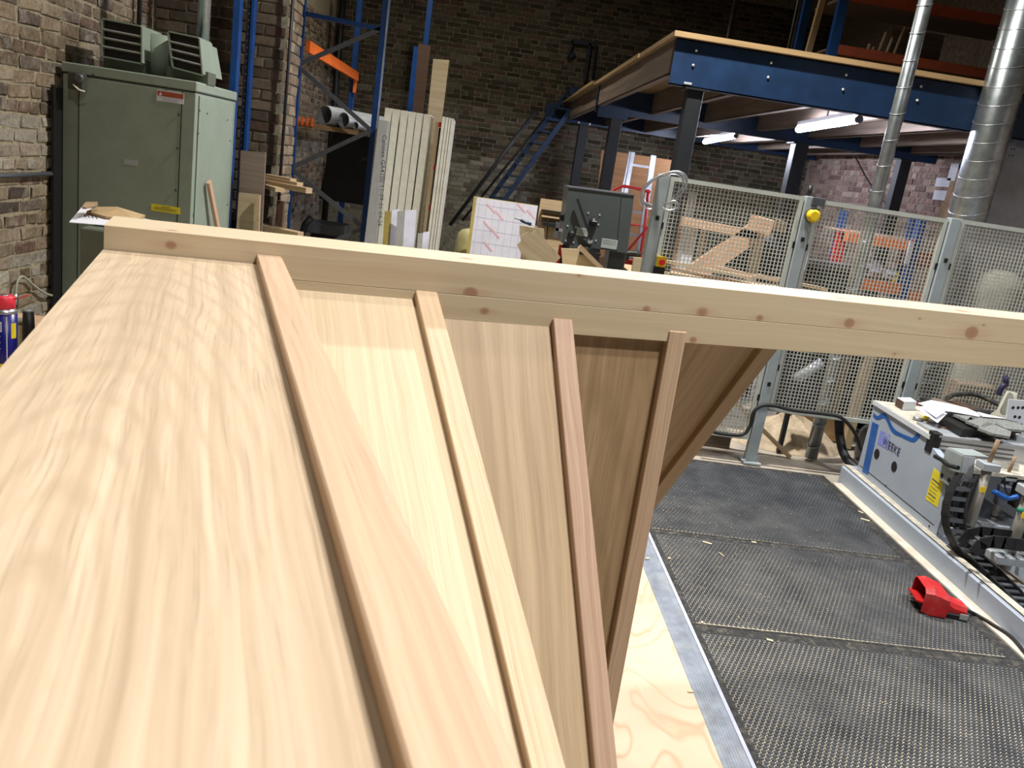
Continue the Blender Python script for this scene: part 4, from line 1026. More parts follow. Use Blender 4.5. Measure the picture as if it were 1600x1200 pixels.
# dark low machine and sheet behind the rack
t = thing('dark_machine', (-0.9, 11.2, 0), 'dark covered machine in the shadow behind the rack', 'machine')
A1 = ony(505, 225, 11.0); A2 = ony(580, 225, 11.0)
mb = MB(); 
mb.ext([(A1.x, 11.0, 0.9), (A2.x+0.1, 11.0, 0.9), (A2.x+0.1, 11.0, 1.98), (A1.x+0.35, 11.0, 2.05), (A1.x+0.12, 11.0, 1.85)], (0, 0.6, 0)); mb.build('cover', 'black', t)
q0, q1 = ony(478, 345, 10.4), ony(540, 352, 10.4)
MB().box(q0.x, q1.x, 10.4, 10.8, q0.z-0.14, q0.z, None, 0.01).build('table', 'brace_grey', t)
MB().box(q0.x+0.05, q1.x-0.05, 10.5, 10.7, 0.0, q0.z-0.14).build('base', 'dark_steel', t)
tag(MB().tube([ony(466, 372, 10.2)*1.0+V((0, 0, -ony(466, 372, 10.2).z+0.0)), ony(470, 372, 10.2), ony(477, 350, 10.2), ony(487, 340, 10.2)], 0.04, 8).build('bent_pipe', 'dark_steel'), 'dark bent pipe beside the shadowed machine', 'pipe')
# grey boards standing in front of the pier
YB1 = 6.3
def leanboard(pts, y, th, mat, nm, label, cat='board', foot=True):
    q = [ony(x, yy, y) for x, yy in pts]
    if foot:
        # carry the lower edge down to the floor
        for i in (2, 3):
            top = q[1] if i == 2 else q[0]; dd = q[i]-top; q[i] = top+dd*((top.z-0.0)/(-dd.z))
    return tag(MB().ext(q, (0, th, 0)).build(nm, mat), label, cat)
leanboard([(376, 235), (415, 238), (409, 360), (371, 360)], 6.06, 0.022, 'grey_board', 'grey_board', 'tall grey brown board standing right of the heater')
leanboard([(373, 301), (403, 304), (399, 362), (369, 362)], 6.0, 0.02, 'pale_ply', 'pale_board', 'shorter pale grey board in front of the tall grey brown one')
leanboard([(401, 305), (406, 305), (404, 362), (399, 362)], 5.95, 0.03, 'pine_rough', 'pine_lath', 'thin upright pine lath beside the pale grey board', 'lath')
t = thing('timber_shelf', (-1.3, 6.5, 0), 'stack of sawn pine lengths sticking out to the right of the grey board', 'timber')
for i, (xa, ya, xb, yb, th) in enumerate([(410, 275, 457, 282, 5), (410, 281, 468, 288, 5), (410, 286, 470, 294, 5), (410, 289, 483, 298, 8), (410, 294, 438, 297, 6)]):
    a, b = ony(xa, ya, 6.3-0.04*i), ony(xb, yb, 6.25-0.04*i); zz = b.z
    MB().bar((a.x, 6.40-0.03*i, zz), (b.x, 6.28-0.05*i, zz), 0.07, th*0.0047, (0, 0, 1)).build('timber_length', 'pine_rough', t)
MB().bar(tuple(ony(440, 300, 6.4).xy)+(0,), tuple(ony(440, 300, 6.4).xy)+(1.18,), 0.05, 0.05, (0, 1, 0)).build('support', 'dark_plank', t)
a, b = ony(405, 352, 6.3), ony(470, 362, 6.2); 
t = thing('timber_length', ((a.x+b.x)/2, 6.2, b.z), 'single pine length with a knot low beside the grey board', 'timber')
MB().bar((a.x, 6.3, a.z-0.01), (b.x, 6.2, a.z-0.02), 0.09, 0.045, (0, 0, 1)).build('timber', 'pine_rough', t)
MB().bar((a.x+0.1, 6.25, 0), (a.x+0.1, 6.25, a.z-0.04), 0.05, 0.05, (0, 1, 0)).build('support', 'dark_plank', t)
# ================================================================= insulation boards
IY = 9.3
xs = [(602, 613, 168), (614, 625, 170), (627, 638, 172), (639, 650, 174), (651, 661, 176), (663, 674, 178)]
for i, (xa, xb, yt) in enumerate(xs):
    a, b = ony(xa, yt, IY), ony(xb, yt, IY); dz = a.z
    mb = MB(); bt = 0.07*(i-3)
    mb.ext([(a.x-0.03, IY, 0), (b.x-0.03, IY, 0), (b.x, IY, dz), (a.x, IY, dz)], (0, 0.5, 0))
    nm = ['leftmost', 'second from the left', 'third from the left', 'fourth from the left', 'fifth from the left', 'rightmost'][i]
    tag(mb.build('insulation_board', 'insul'), 'tall cream insulation board on edge, '+nm+' of the six', 'board', 'cream insulation boards on edge')
a, b = ony(592, 187, IY-0.3), ony(606, 188, IY-0.3)
t = thing('insulation_board', (a.x, IY-0.3, 0), 'greyer insulation board with printed edge left of the cream ones', 'board')
mb = MB(); mb.ext([(a.x-0.04, IY-0.3, 0), (b.x-0.04, IY-0.3, 0), (b.x, IY-0.3, a.z), (a.x, IY-0.3, a.z)], (0, 0.29, 0)); mb.build('board', 'insul_grey', t)
q = ony(600.5, 211, IY-0.305); q2 = ony(594.5, 330, IY-0.305)
text('edge_print', 'Celotex GA4100 11-09-21 09:26', 0.062, (q.x, IY-0.302, q.z), q2-q, V((1, 0, 0.04)), 'print_grey', t)
q = ony(665, 322, IY-0.005); q2 = ony(661, 360, IY-0.005)
text('edge_print', 'Celotex GA', 0.05, (q.x, IY-0.002, q.z), q2-q, V((1, 0, 0.04)), 'print_grey', bpy.data.objects['insulation_board.005'])
for k, (xa, xb, yt, yb, fx0_, fx1_, fyt) in enumerate([(601, 612, 330, 396, 612, 626, 325), (621, 633, 330, 398, 633, 652, 326), (653, 661, 365, 400, 661, 672, 361)]):
    y = IY-0.9-0.15*k; A, B = ony(xa, yt, y), ony(xb, yt, y); E_, F2 = ony(fx0_, fyt, y+0.02), ony(fx1_, fyt+1, y+0.15)
    nm = ['left', 'middle', 'right and shortest'][k]
    t = thing('foil_offcut', ((A.x+F2.x)/2, y, 0), 'short foil faced insulation offcut leaning in front of the boards, the '+nm+' one', 'offcut', 'foil faced offcuts')
    ln = 0.30
    dx = V((0.05, 0, -ln*2.2))
    Z0 = A.z-0.42; 
    sl = 0.13
    low = lambda p: V((p.x+sl*(p.z-0.0)*0.35, p.y-0.10*p.z*0.3, 0.0))
    T_ = [A, B, V((F2.x, y+0.10, E_.z)), V((E_.x-(B.x-A.x)*0.15, y+0.16, E_.z))]
    T_ = [A, B, B+V((0, 0.0, 0.0)), A]
    w2 = F2.x-B.x
    mb = MB(); mb.ext([low(A), low(B), B, A], (0.0, 0.02, 0)); mb.build('foam_edge', 'foam_yellow' if k == 0 else 'insul_grey', t)
    C2 = V((F2.x, y+0.05, E_.z+0.0)); mb = MB(); mb.ext([low(B), low(B)+V((w2*1.0, 0.06, 0)), C2, B+V((0, 0.0, 0.01))], (0, 0.03, 0)); mb.build('foil_face', 'foil', t)
# red stand and plaster sheets right of the boards
t = thing('red_stand', (ony(685, 250, 9.3).x, 9.3, 0), 'slim red and black sheet stand between the boards', 'stand')
p = ony(686, 250, 9.3); q = ony(682, 250, 9.3)
MB().box(q.x-0.055, q.x-0.02, 9.28, 9.33, 0, 2.0).build('side_lath', 'pine_rough', t)
MB().box(q.x-0.02, p.x+0.0, 9.45, 9.5, 0, 1.95).build('dark_back', 'black', t)
for yy in (195, 263, 327, 388):
    z = ony(684, yy, 9.3).z; MB().box(q.x-0.02, p.x+0.0, 9.27, 9.33, z-0.02, z+0.03).build('red_clip', 'red_plain', t)
for k, (xa, xb, yt) in enumerate([(691.5, 696, 182), (696.8, 701, 183), (701.8, 705, 184), (705.8, 709, 185)]):
    a, b = ony(xa, yt, 9.2), ony(xb, yt, 9.2)
    tag(MB().ext([(a.x-0.02, 9.2, 0), (b.x-0.02, 9.2, 0), (b.x, 9.2, a.z), (a.x, 9.2, a.z)], (0, 0.7, 0)).build('pale_sheet', 'insul'), 'pale cream sheet on edge, number %s from the red stand outward' % ['one', 'two', 'three', 'four'][k], 'sheet', 'pale sheets on edge')
# planks behind
leanboard([(677, 92), (702, 94), (690, 190), (667, 190)], 10.4, 0.03, 'pale_ply', 'long_plank', 'tall pale plank standing above the cream sheets', 'plank')
leanboard([(654, 68), (673, 72), (661, 175), (645, 175)], 10.6, 0.03, 'dark_plank', 'dark_plank', 'dark brown plank standing left of the tall pale plank', 'plank')
q = ony(646, 120, 10.9)
tag(MB().box(q.x-0.035, q.x+0.03, 10.9, 10.97, 0, ony(648, 72, 10.9).z).build('rack_post', 'rack_blue'), 'short blue rack post in shadow left of the dark plank', 'rack post')
# ================================================================= printed foil board, tank, offcuts
t = thing('foil_board', (0.28, 7.5, 0), 'thick foil faced board with a pink printed pattern standing upright', 'board')
A, B = ony(745, 310, 7.5), ony(841, 319, 7.5)
MB().box(A.x, B.x, 7.5, 7.506, 0.15, A.z+0.01).build('foil_face', 'foil', t)
MB().box(A.x-0.028, A.x-0.0005, 7.5, 7.57, 0.15, A.z+0.012).build('foam_edge', 'foam_yellow', t)
MB().box(A.x, B.x, 7.506, 7.57, 0.15, A.z+0.012).build('foam_core', 'foam_yellow', t)
for k in range(9):
    x = A.x+0.03+k*0.064; MB().box(x, x+0.0025, 7.4985, 7.5, 0.16, A.z).build('grid_line', 'print_line', t)
for k in range(9):
    z = A.z-0.05-k*0.11; MB().box(A.x+0.005, B.x-0.005, 7.4985, 7.5, z, z+0.0025).build('grid_line', 'print_line', t)
for k, (px, py) in enumerate([(767, 325), (780, 336), (815, 325), (762, 353), (774, 365), (762, 385), (830, 335)]):
    c = ony(px, py, 7.498); MB().obox(c, V((0.042, 0, -0.036)), V((0.005, 0, 0.006)), V((0, 0.0008, 0))).build('pink_print', 'print_pink', t)
MB().box(A.x+0.05, A.x+0.13, 7.42, 7.62, 0.0, 0.15).build('foot_block', 'pine_rough', t); MB().box(B.x-0.13, B.x-0.05, 7.42, 7.62, 0.0, 0.15).build('foot_block', 'pine_rough', t)
q = ony(733, 380, 8.1)
t = thing('cream_tank', (q.x, 8.1, 0), 'round topped cream tank beside the foil board', 'tank')
zt = ony(733, 357, 8.1).z
MB().lathe((q.x, 8.1, 0), [(0.12, 0), (0.13, 0.02), (0.13, zt-0.12), (0.115, zt-0.05), (0.08, zt-0.015), (0.03, zt)], 24).build('shell', 'tank_cream', t)
MB().lathe((q.x-0.08, 8.0, 0), [(0.05, 0), (0.05, 0.8)], 10).build('dark_valve', 'dark_steel', t)
# workbench with jig offcuts
t = thing('offcut_bench', (0.5, 5.6, 0), 'rough plywood bench heaped with pale offcuts behind the pine rail', 'bench')
MB().box(0.28, 0.84, 5.45, 5.75, 1.02, 1.06).build('top', 'pale_ply', t)
for x in (0.32, 0.60, 0.80): MB().box(x-0.03, x+0.03, 5.5, 5.56, 0, 1.02).build('leg', 'pale_ply', t); MB().box(x-0.03, x+0.03, 5.66, 5.72, 0, 1.02).build('leg', 'pale_ply', t)
def flatpoly(pts, y, th, mat, nm, label, cat, group=None, dy=0.0):
    q = [ony(x, yy, y) for x, yy in pts]
    return tag(MB().ext(q, (0, th, 0)).build(nm, mat), label, cat, group)
flatpoly([(812, 352), (850, 358), (851, 375), (868, 392), (876, 402), (856, 424), (838, 430), (812, 425), (815, 380), (812, 366)], 5.50, 0.018, 'pale_ply', 'jig_back', 'pale plywood backing piece behind the notched one', 'offcut')
flatpoly([(808, 383), (816, 375), (813, 369), (826, 362), (829, 366), (836, 360), (852, 378), (872, 405), (858, 420), (838, 412), (812, 392)], 5.44, 0.018, 'pale_ply', 'notched_offcut', 'pale plywood offcut with sawtooth notches on its left side', 'offcut')
leanboard([(877, 388), (915, 390), (945, 428), (880, 424)], 5.70, 0.02, 'pale_ply', 'wide_offcut', 'wide pale board leaning low under the grey bandsaw', 'offcut')
leanboard([(990, 402), (1003, 403), (1018, 440), (985, 440)], 5.7, 0.02, 'pale_ply', 'small_offcut', 'narrow pale offcut standing left of the fence post', 'offcut')
a, b = ony(905, 385, 5.42), ony(945, 425, 5.42)
tag(MB().bar(a, a+(b-a)*(a.z/(a.z-b.z)), 0.03, 0.035, (0, 1, 0)).build('slanting_lath', 'pine_rough'), 'slanting lath under the bandsaw head', 'lath')
t = thing('pine_sheet', tuple(ony(866, 340, 6.5)), 'tan pine sheet with dark cross strips standing behind the screwdriver', 'sheet')
q = [ony(x, y, 6.5) for x, y in [(845, 310), (890, 316), (886, 365), (846, 358)]]; q[2] = V((q[1].x, 6.5, 0)); q[3] = V((q[0].x, 6.5, 0))
MB().ext(q, (0, 0.02, 0)).build('sheet', 'pine_rough', t)
for k in range(3):
    a, b = ony(846, 328+k*9, 6.47), ony(888, 334+k*9, 6.47)
    MB().bar(a, b, 0.05, 0.012, (0, 0, 1)).build('cross_strip', 'black' if k != 1 else 'pine_rough', t)
t = thing('screwdriver', tuple(ony(818, 347, 5.45)), 'blue handled screwdriver lying across the pale offcuts', 'screwdriver')
a, b, c_ = ony(804, 341, 5.46), ony(813, 344, 5.46), ony(830, 351, 5.46)
MB().tube([a, b], 0.003, 6).build('blade', 'brace_grey', t); MB().tube([b, lerp(b, c_, .2), lerp(b, c_, .6), c_], [0.006, 0.011, 0.009, 0.011], 10).build('handle', 'steel_blue', t)
MB().tube([c_, c_+(c_-b)*0.6], 0.0035, 6).build('tail', 'alu', t)
t = thing('quick_clamp', tuple(ony(858, 345, 5.8)), 'black bar clamp standing beside the bandsaw', 'clamp')
MB().bar(ony(847, 349, 5.8), ony(868, 353, 5.8), 0.03, 0.025).build('bar', 'black', t); MB().bar(ony(857, 340, 5.8), ony(854, 375, 5.8), 0.008, 0.008, (1, 0, 0)).build('rod', 'black', t)
MB().bar(ony(872, 347, 5.8), ony(867, 372, 5.8), 0.012, 0.03, (1, 0, 0)).build('jaw', 'brace_grey', t); MB().bar(ony(868, 358, 5.8), ony(879, 360, 5.8), 0.012, 0.02).build('screw', 'alu', t)
# ================================================================= bandsaw
SY = 5.8
t = thing('bandsaw', (0.87, SY+0.2, 0), 'dark grey machine head with a diagonal black lever above the pine rail', 'machine')
A, B, C_, D_ = [ony(x, y, SY) for x, y in [(888, 292), (991, 305), (980, 396), (878, 380)]]
MB().ext([A, B, C_, D_], (0, 0.30, 0)).build('head', 'saw_grey', t)
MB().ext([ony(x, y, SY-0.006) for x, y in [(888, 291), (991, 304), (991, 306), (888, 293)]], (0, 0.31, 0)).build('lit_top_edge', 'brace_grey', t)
E1, E2 = ony(953, 390, SY+0.05), ony(979, 395, SY+0.05)
MB().box(E1.x, E2.x, SY+0.05, SY+0.25, 0, E1.z+0.02).build('column', 'saw_grey', t)
MB().box(E1.x-0.06, E2.x+0.02, SY-0.0, SY+0.3, 0, 0.06).build('base', 'saw_grey', t)
MB().bar(ony(902, 311, SY-0.03), ony(924, 374, SY-0.03), 0.016, 0.016, (0, 1, 0)).build('lever', 'black', t)
q = ony(921, 377, SY); MB().lathe(q, [(0.02, 0), (0.02, 0.02), (0.012, 0.035)], 14, None, (0, -1, 0)).build('pivot', 'galv_dull', t)
q = ony(927, 347, SY); MB().lathe(q, [(0.03, 0), (0.028, 0.015), (0.015, 0.03)], 16, None, (0, -1, 0)).build('knob', 'black', t)
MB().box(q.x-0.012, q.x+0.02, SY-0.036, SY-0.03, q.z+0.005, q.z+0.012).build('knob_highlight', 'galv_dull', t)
q = ony(893, 366, SY); MB().lathe(q, [(0.026, 0), (0.024, 0.015), (0.014, 0.03)], 14, None, (0, -1, 0)).build('knob', 'black', t)
for px, py in [(919, 333), (937, 336), (935, 351), (887, 353), (900, 355), (884, 376), (896, 379), (913, 374), (931, 376)]:
    q = ony(px, py, SY); MB().lathe(q, [(0.007, 0), (0.006, 0.004)], 8, None, (0, -1, 0)).build('bolt', 'galv_dull', t)
for xa, ya, xb, yb in [(902, 355, 918, 370), (941, 372, 963, 390)]:
    q0, q1 = ony(xa, ya, SY), ony(xb, yb, SY)
    pl = MB().box(q0.x, q1.x, SY-0.003, SY, q1.z, q0.z).build('rating_plate', 'saw_plate', t)
    for k in range(3): MB().box(q0.x+0.01, q1.x-0.012, SY-0.0036, SY-0.003, q0.z-0.012-0.012*k, q0.z-0.009-0.012*k).build('print_line', 'print_grey', pl)
MB().bar(ony(971, 307, SY-0.001), ony(963, 395, SY-0.001), 0.004, 0.002, (0, 1, 0)).build('seam', 'black', t)
p = ony(880, 341, SY+0.05); MB().lathe((p.x-0.02, SY+0.1, p.z), [(0.02, 0), (0.028, 0.02), (0.02, 0.05)], 12, None, (1, 0, 0)).build('side_knob', 'dark_steel', t)
g1 = ony(877, 383, SY+0.1)
t2 = thing('saw_guide_post', (g1.x, SY+0.12, 0), 'red and black upright post under the left of the bandsaw head', 'post')
MB().box(g1.x-0.012, g1.x+0.008, SY+0.1, SY+0.14, 0, g1.z).build('red_edge', 'red_plain', t2); MB().box(g1.x+0.008, g1.x+0.045, SY+0.1, SY+0.14, 0, g1.z).build('black_post', 'black', t2)
t2 = thing('black_clamp', tuple(ony(925, 395, SY-0.1)), 'black clamp with a brown block under the bandsaw head', 'clamp')
MB().bar(ony(905, 395, SY-0.1), ony(938, 398, SY-0.1), 0.04, 0.02).build('arm', 'black', t2); MB().bar(ony(922, 388, SY-0.1), ony(932, 410, SY-0.1), 0.04, 0.05, (0, 1, 0)).build('jaw', 'black', t2)
MB().obox(ony(938, 408, SY-0.1), V((0.025, 0, 0.02)), V((0, 0.02, 0)), V((0.014, 0, -0.018))).build('wood_block', 'dark_plank', t2)
# ladder, ply sheet, red truck
leanboard([(940, 234), (1050, 250), (1030, 420), (925, 400)], 11.6, 0.02, 'ply_orange', 'plywood_sheet', 'orange brown plywood sheet standing behind the aluminium ladder', 'plywood')
leanboard([(850, 305), (870, 308), (868, 330), (848, 328)], 13.0, 0.02, 'pale_ply', 'tan_panel', 'small tan panel low on the back wall behind the offcuts', 'panel', foot=False) if False else None
LY = 11.0
t = thing('aluminium_ladder', (2.1, LY, 0), 'silver aluminium ladder leaning in front of the orange plywood', 'ladder')
def lad(xa, ya, xb, yb, w_): 
    a, b = ony(xa, ya, LY), ony(xb, yb, LY-0.06); dd = b-a; b = a+dd*(a.z/-dd.z)
    MB().bar(b, a, 0.04, w_, (1, 0, 0)).build('stile', 'alu', t); return a, b
s1 = lad(989, 238, 976, 310, 0.05); s1b = lad(984, 237, 970, 310, 0.02); s2 = lad(1021, 243, 999, 390, 0.07)
for k in range(9):
    f_ = 0.075+0.142*k
    if f_ > 0.97: break
    MB().bar(lerp(s1[0], s1[1], f_), lerp(s2[0], s2[1], f_), 0.03, 0.03, (0, 0, 1)).build('rung', 'alu', t)
t = thing('red_hand_truck', (2.0, 9.5, 0), 'red tubular hand truck in front of the ladder', 'hand truck')
HY = 9.2
def rp(*p): return [ony(x, y, HY) for x, y in p]
MB().tube(smooth(rp((955, 300), (965, 294), (975, 291), (1000, 296), (1016, 300))), 0.016, 8).build('top_bar', 'red_plain', t)
MB().tube(rp((985, 350), (1012, 355), (978, 395)), 0.014, 8).build('brace', 'red_plain', t)
MB().tube(rp((1013, 296), (1006, 365), (995, 430)), 0.014, 8).build('side_tube', 'red_plain', t)
MB().tube(rp((957, 300), (965, 360), (962, 430)), 0.014, 8).build('side_tube', 'red_plain', t)
q = ony(1000, 397, 6.3)
t = thing('padded_lever', (q.x, 6.3, q.z), 'black padded arm over a red plate between bandsaw and fence', 'machine part')
MB().tube(smooth([ony(976, 396, 6.3), ony(990, 396, 6.3), ony(1000, 400, 6.3)]), [0.022]*7+[0.03]*5+[0.015], 10).build('pad', 'black', t)
MB().ext(rp_ := [ony(x, y, 6.32) for x, y in [(976, 405), (996, 408), (985, 420), (976, 414)]], (0, 0.05, 0)).build('red_plate', 'red_plain', t)
MB().box(q.x-0.12, q.x-0.07, 6.34, 6.4, 0, q.z-0.02).build('post', 'dark_steel', t)
# ================================================================= CNC machine
XM = 2.655
t = thing('woodworking_machine', (3.2, 4.3, 0), 'grey and blue flatbed woodworking machine beside the rubber mats', 'machine')
MB().ext([(2.60, 5.0, -0.01), (2.60, 5.0, 0.11), (2.625, 5.0, 0.125), (2.66, 5.0, 0.125), (2.66, 5.0, -0.01)], (0, -3.3, 0)).build('base_skirt', 'machine_grey', t)
MB().box(2.66, 2.80, 3.95, 5.0, -0.01, 0.125).build('base_plinth', 'machine_grey', t)
MB().box(2.612, 2.655, 1.7, 5.0, 0.126, 0.1275).build('dusty_ledge', 'machine_dusty', t)
yF, yN = 4.905, 3.95
zt0 = 0.585
# side panel with cut-down near end
MB().ext([(XM, yF, 0.127), (XM, yN, 0.127), (XM, yN, 0.30), (XM, 4.04, 0.50), (XM, 4.20, 0.54), (XM, 4.24, zt0), (XM, yF, zt0)], (0.04, 0, 0)).build('side_panel', 'machine_grey', t)
MB().box(XM+0.04, 3.9, yF-0.04, yF, 0.127, zt0).build('end_panel', 'machine_grey', t)
MB().box(XM-0.0012, XM, yN+0.04, yF-0.02, 0.168, 0.172).build('panel_seam', 'black', t)
MB().ext([(XM-0.01, yF+0.01, zt0), (3.95, yF+0.01, zt0), (3.95, 4.23, zt0), (XM-0.01, 4.23, zt0)], (0, 0, 0.014)).build('top_ledge', 'machine_dusty', t)
MB().box(XM-0.012, XM-0.001, 4.23, yF+0.01, zt0-0.012, zt0+0.014).build('ledge_edge', 'white_paint', t)
# blue corner stripe and wave
X_ = XM-0.0015
def onp(px, py): return onx(px, py, X_)
MB().ext([onp(x, y) for x, y in [(1363, 659), (1373, 664), (1356, 742), (1347, 737)]], (0.0012, 0, 0)).build('blue_stripe', 'machine_blue', t)
wave_top = [(1365, 645), (1371, 650), (1377, 646), (1383, 646), (1389, 655), (1395, 667), (1401, 673), (1410, 678), (1420, 682), (1426, 684), (1432, 677), (1438, 671)]
wave_bot = [(1442, 676), (1435, 685), (1428, 691), (1418, 688), (1408, 683), (1398, 679), (1391, 671), (1386, 659), (1381, 653), (1376, 655), (1370, 656), (1364, 651)]
tp = [onp(x, y) for x, y in wave_top]; bt = [onp(x, y) for x, y in reversed(wave_bot)]
mb = MB(); tp, bt = smooth(tp, 3), smooth(bt, 3); m_ = min(len(tp), len(bt))
for i in range(m_-1): mb.quad(tp[i], bt[i], bt[i+1], tp[i+1])
mb.build('blue_wave', 'machine_blue', t)
# logo: lilac square with ring, then the name
lg = MB().ext([onp(x, y) for x, y in [(1376, 672), (1391, 680), (1387, 703), (1371, 693)]], (0.0008, 0, 0)).build('logo', 'logo_lilac', t)
c = onp(1383.5, 688)
mb = MB(); r0, r1 = 0.030, 0.040
pc = lambda a, r: (X_-0.0008, c.y-0.001+r*1.05*math.cos(a), c.z+r*math.sin(a))
n = 20; a0, a1 = math.radians(-60+20), math.radians(240)
for i in range(n):
    u0, u1 = a0+(a1-a0)*i/n+0.7, a0+(a1-a0)*(i+1)/n+0.7
    mb.quad(pc(u0, r0), pc(u1, r0), pc(u1, r1), pc(u0, r1))
mb.build('logo_ring', 'machine_grey', lg)
q0, q1 = onp(1381, 691), onp(1405, 704)
text('maker_name', 'WEEKE', 0.066, (X_-0.0016, q0.y+0.01, q0.z+0.004), V((0, -1, 0)), V((0, 0, 1)), 'logo_text', t, bold=0.004, fit=(q0.y-q1.y)*1.12)
for px, py in [(1370, 709), (1397, 729)]:
    q = onp(px, py); MB().lathe(q, [(0.031, 0), (0.031, 0.001)], 22, None, (-1, 0, 0)).build('vent_hole', 'black', t)
for px, py in [(1384.5, 759), (1452, 822), (1466, 834)]:
    q = onx(px, py, XM-0.001); MB().lathe(q, [(0.006, 0), (0.006, 0.002)], 8, None, (-1, 0, 0)).build('screw', 'black', t)
lab = MB().ext([onp(x, y) for x, y in [(1459, 731), (1475, 745), (1465, 793), (1446, 780)]], (0.001, 0, 0)).build('warning_label', 'label_yellow', t); lab['label'] = 'yellow notice label'
for k in range(6):
    a, b = onx(1457-1.6*k, 748+5.5*k, X_-0.0006), onx(1468-1.6*k, 757+5.5*k, X_-0.0006)
    MB().bar(a, b, 0.0008, 0.0025 if k not in (0, 4) else 0.007, (0, 0, 1)).build('print_line', 'print_grey', lab)
# aluminium beam across (runs along X) with slots
yR = 4.20; xa, xb = XM+0.10, 4.6
qa, qb = ony(1452, 681, yR), ony(1452, 706, yR); zr1, zr0 = qa.z, qb.z
MB().box(XM+0.02, 4.6, yR, yR+0.05, zr0, zr1).build('beam_profile', 'alu', t)
h_ = zr1-zr0
for k, (f0, f1) in enumerate([(0.18, 0.30), (0.48, 0.58), (0.74, 0.86)]):
    MB().box(XM+0.03, 3.12, yR-0.001, yR+0.0005, zr1-h_*f1, zr1-h_*f0).build('profile_slot', 'brace_grey', t)
    MB().box(3.30, 4.6, yR-0.001, yR+0.0005, zr1-h_*f1, zr1-h_*f0).build('profile_slot', 'brace_grey', t)
MB().box(XM-0.006, XM+0.04, yR-0.005, yR+0.06, zr0-0.01, zr1+0.02, None, 0.004).build('beam_end_cap', 'black', t)
MB().box(XM+0.02, 4.6, yR-0.006, yR+0.24, zr1, zr1+0.012).build('beam_flange', 'galv_dull', t)
zz = zr0
MB().ext([(XM+0.12, yR-0.22, zz-0.005), (4.6, yR-0.22, zz-0.005), (4.6, yR+0.02, zz+0.002), (XM+0.12, yR+0.02, zz+0.002)], (0, 0, -0.02)).build('sloping_shelf', 'machine_dusty', t)
MB().box(3.02, 4.6, 3.93, 4.0, zz-0.17, zz-0.03).build('dark_beam', 'black', t)
# grey bracket with black grip
XB = XM-0.030
p4 = [onx(x, y, XB) for x, y in [(1478, 700), (1503, 712), (1494, 767), (1467, 748)]]
MB().ext(p4, (0.008, 0, 0)).build('bracket_plate', 'saw_plate', t)
MB().ext([p4[0]+V((0.008, 0, 0)), p4[1]+V((0.008, 0, 0)), p4[1]+V((0.16, 0.02, 0.0)), p4[0]+V((0.16, 0.02, 0.0))], (0, 0, 0.006)).build('bracket_top', 'saw_plate', t)
MB().ext([p4[1]+V((0.008, 0, 0)), p4[2]+V((0.008, 0, 0)), p4[2]+V((0.07, 0, 0)), p4[1]+V((0.07, 0, 0))], (0, -0.006, 0)).build('bracket_side', 'galv_dull', t)
MB().tube(smooth([onx(x, y, XB-0.02) for x, y in [(1461, 713), (1472, 719), (1482, 727), (1497, 731)]]), 0.012, 8).build('grip', 'black', t)
for px, py in [(1472, 743), (1483, 750)]:
    q = onx(px, py, XB-0.0005); MB().lathe(q, [(0.012, 0), (0.011, 0.003)], 12, None, (-1, 0, 0)).build('bolt', 'black', t)
# pneumatic pillar
def pillar(px, yy, sc, py0=700):
    a = ony(px, py0, yy); k = sc*0.8
    MB().tube([V((a.x, yy, 0.14)), V((a.x, yy, a.z-0.02))], 0.030*k, 14).build('cylinder_body', 'pillar_grey', t)
    MB().box(a.x-0.055*k, a.x+0.055*k, yy-0.04, yy+0.04, a.z-0.05*k, a.z, None, 0.004).build('cylinder_head', 'galv_dull', t)
    MB().tube([V((a.x, yy, a.z)), V((a.x+0.01, yy, a.z+0.15*k))], 0.0135*k, 10).build('rod', 'brown_wall', t)
    MB().tube([V((a.x, yy, 0.25)), V((a.x, yy, 0.256))], 0.033*k, 14).build('seal_ring', 'black', t)
    MB().obox((a.x-0.02, yy-0.02, 0.205), V((0.085, 0, 0)), V((0, 0.05, 0)), V((0, 0, 0.022)), None, 0.005).build('foot_block', 'galv_dull', t)
    MB().box(a.x-0.028*k, a.x+0.008*k, yy-0.034*k, yy-0.030*k, a.z-0.155, a.z-0.125).build('yellow_dot', 'yellow', t)
pillar(1546, 3.82, 1.0, 722)
pillar(1575, 4.02, 0.8, 740)
pillar(1612, 3.6, 1.1, 760)
for k in range(7):
    o = 0.010*k
    pts = [ony(1512-1.2*k, 733+2*k, 3.9-o), ony(1504-2.0*k, 750+2*k, 3.88-o), ony(1493-1.4*k, 775, 3.87-o), ony(1487-1.0*k, 800, 3.86-o), ony(1492+k*4, 822, 3.85-o)]
    MB().tube(smooth(pts, 4), 0.0055, 6).build('cable', 'black_rubber' if k % 3 else 'brace_grey', t)
MB().box(2.93, 2.98, 3.94, 3.99, 0.34, 0.45, None, 0.004).build('valve_block', 'brace_grey', t)
MB().tube(smooth([ony(1553, 768, 3.9), ony(1572, 778, 3.9), ony(1590, 776, 3.9)]), 0.014, 8).build('blue_hose', 'machine_blue', t)
MB().tube(smooth([ony(1570, 745, 3.9), ony(1571, 765, 3.9), ony(1580, 775, 3.9), ony(1595, 778, 3.9)]), 0.004, 6).build('thin_hose', 'black', t)
MB().tube([ony(1589, 795, 3.6), ony(1600, 799, 3.58)], 0.012, 10).build('green_fitting', 'green', t)
MB().box(2.80, 4.6, 1.7, 3.7, -0.01, 0.02).build('inner_tray', 'galv_dull', t)
MB().box(3.05, 3.09, 1.7, 4.5, 0.02, 0.26).build('inner_wall', 'machine_grey', t)
MB().box(3.04, 4.6, 4.3, 4.34, 0.02, 0.5).build('back_wall', 'machine_grey', t)
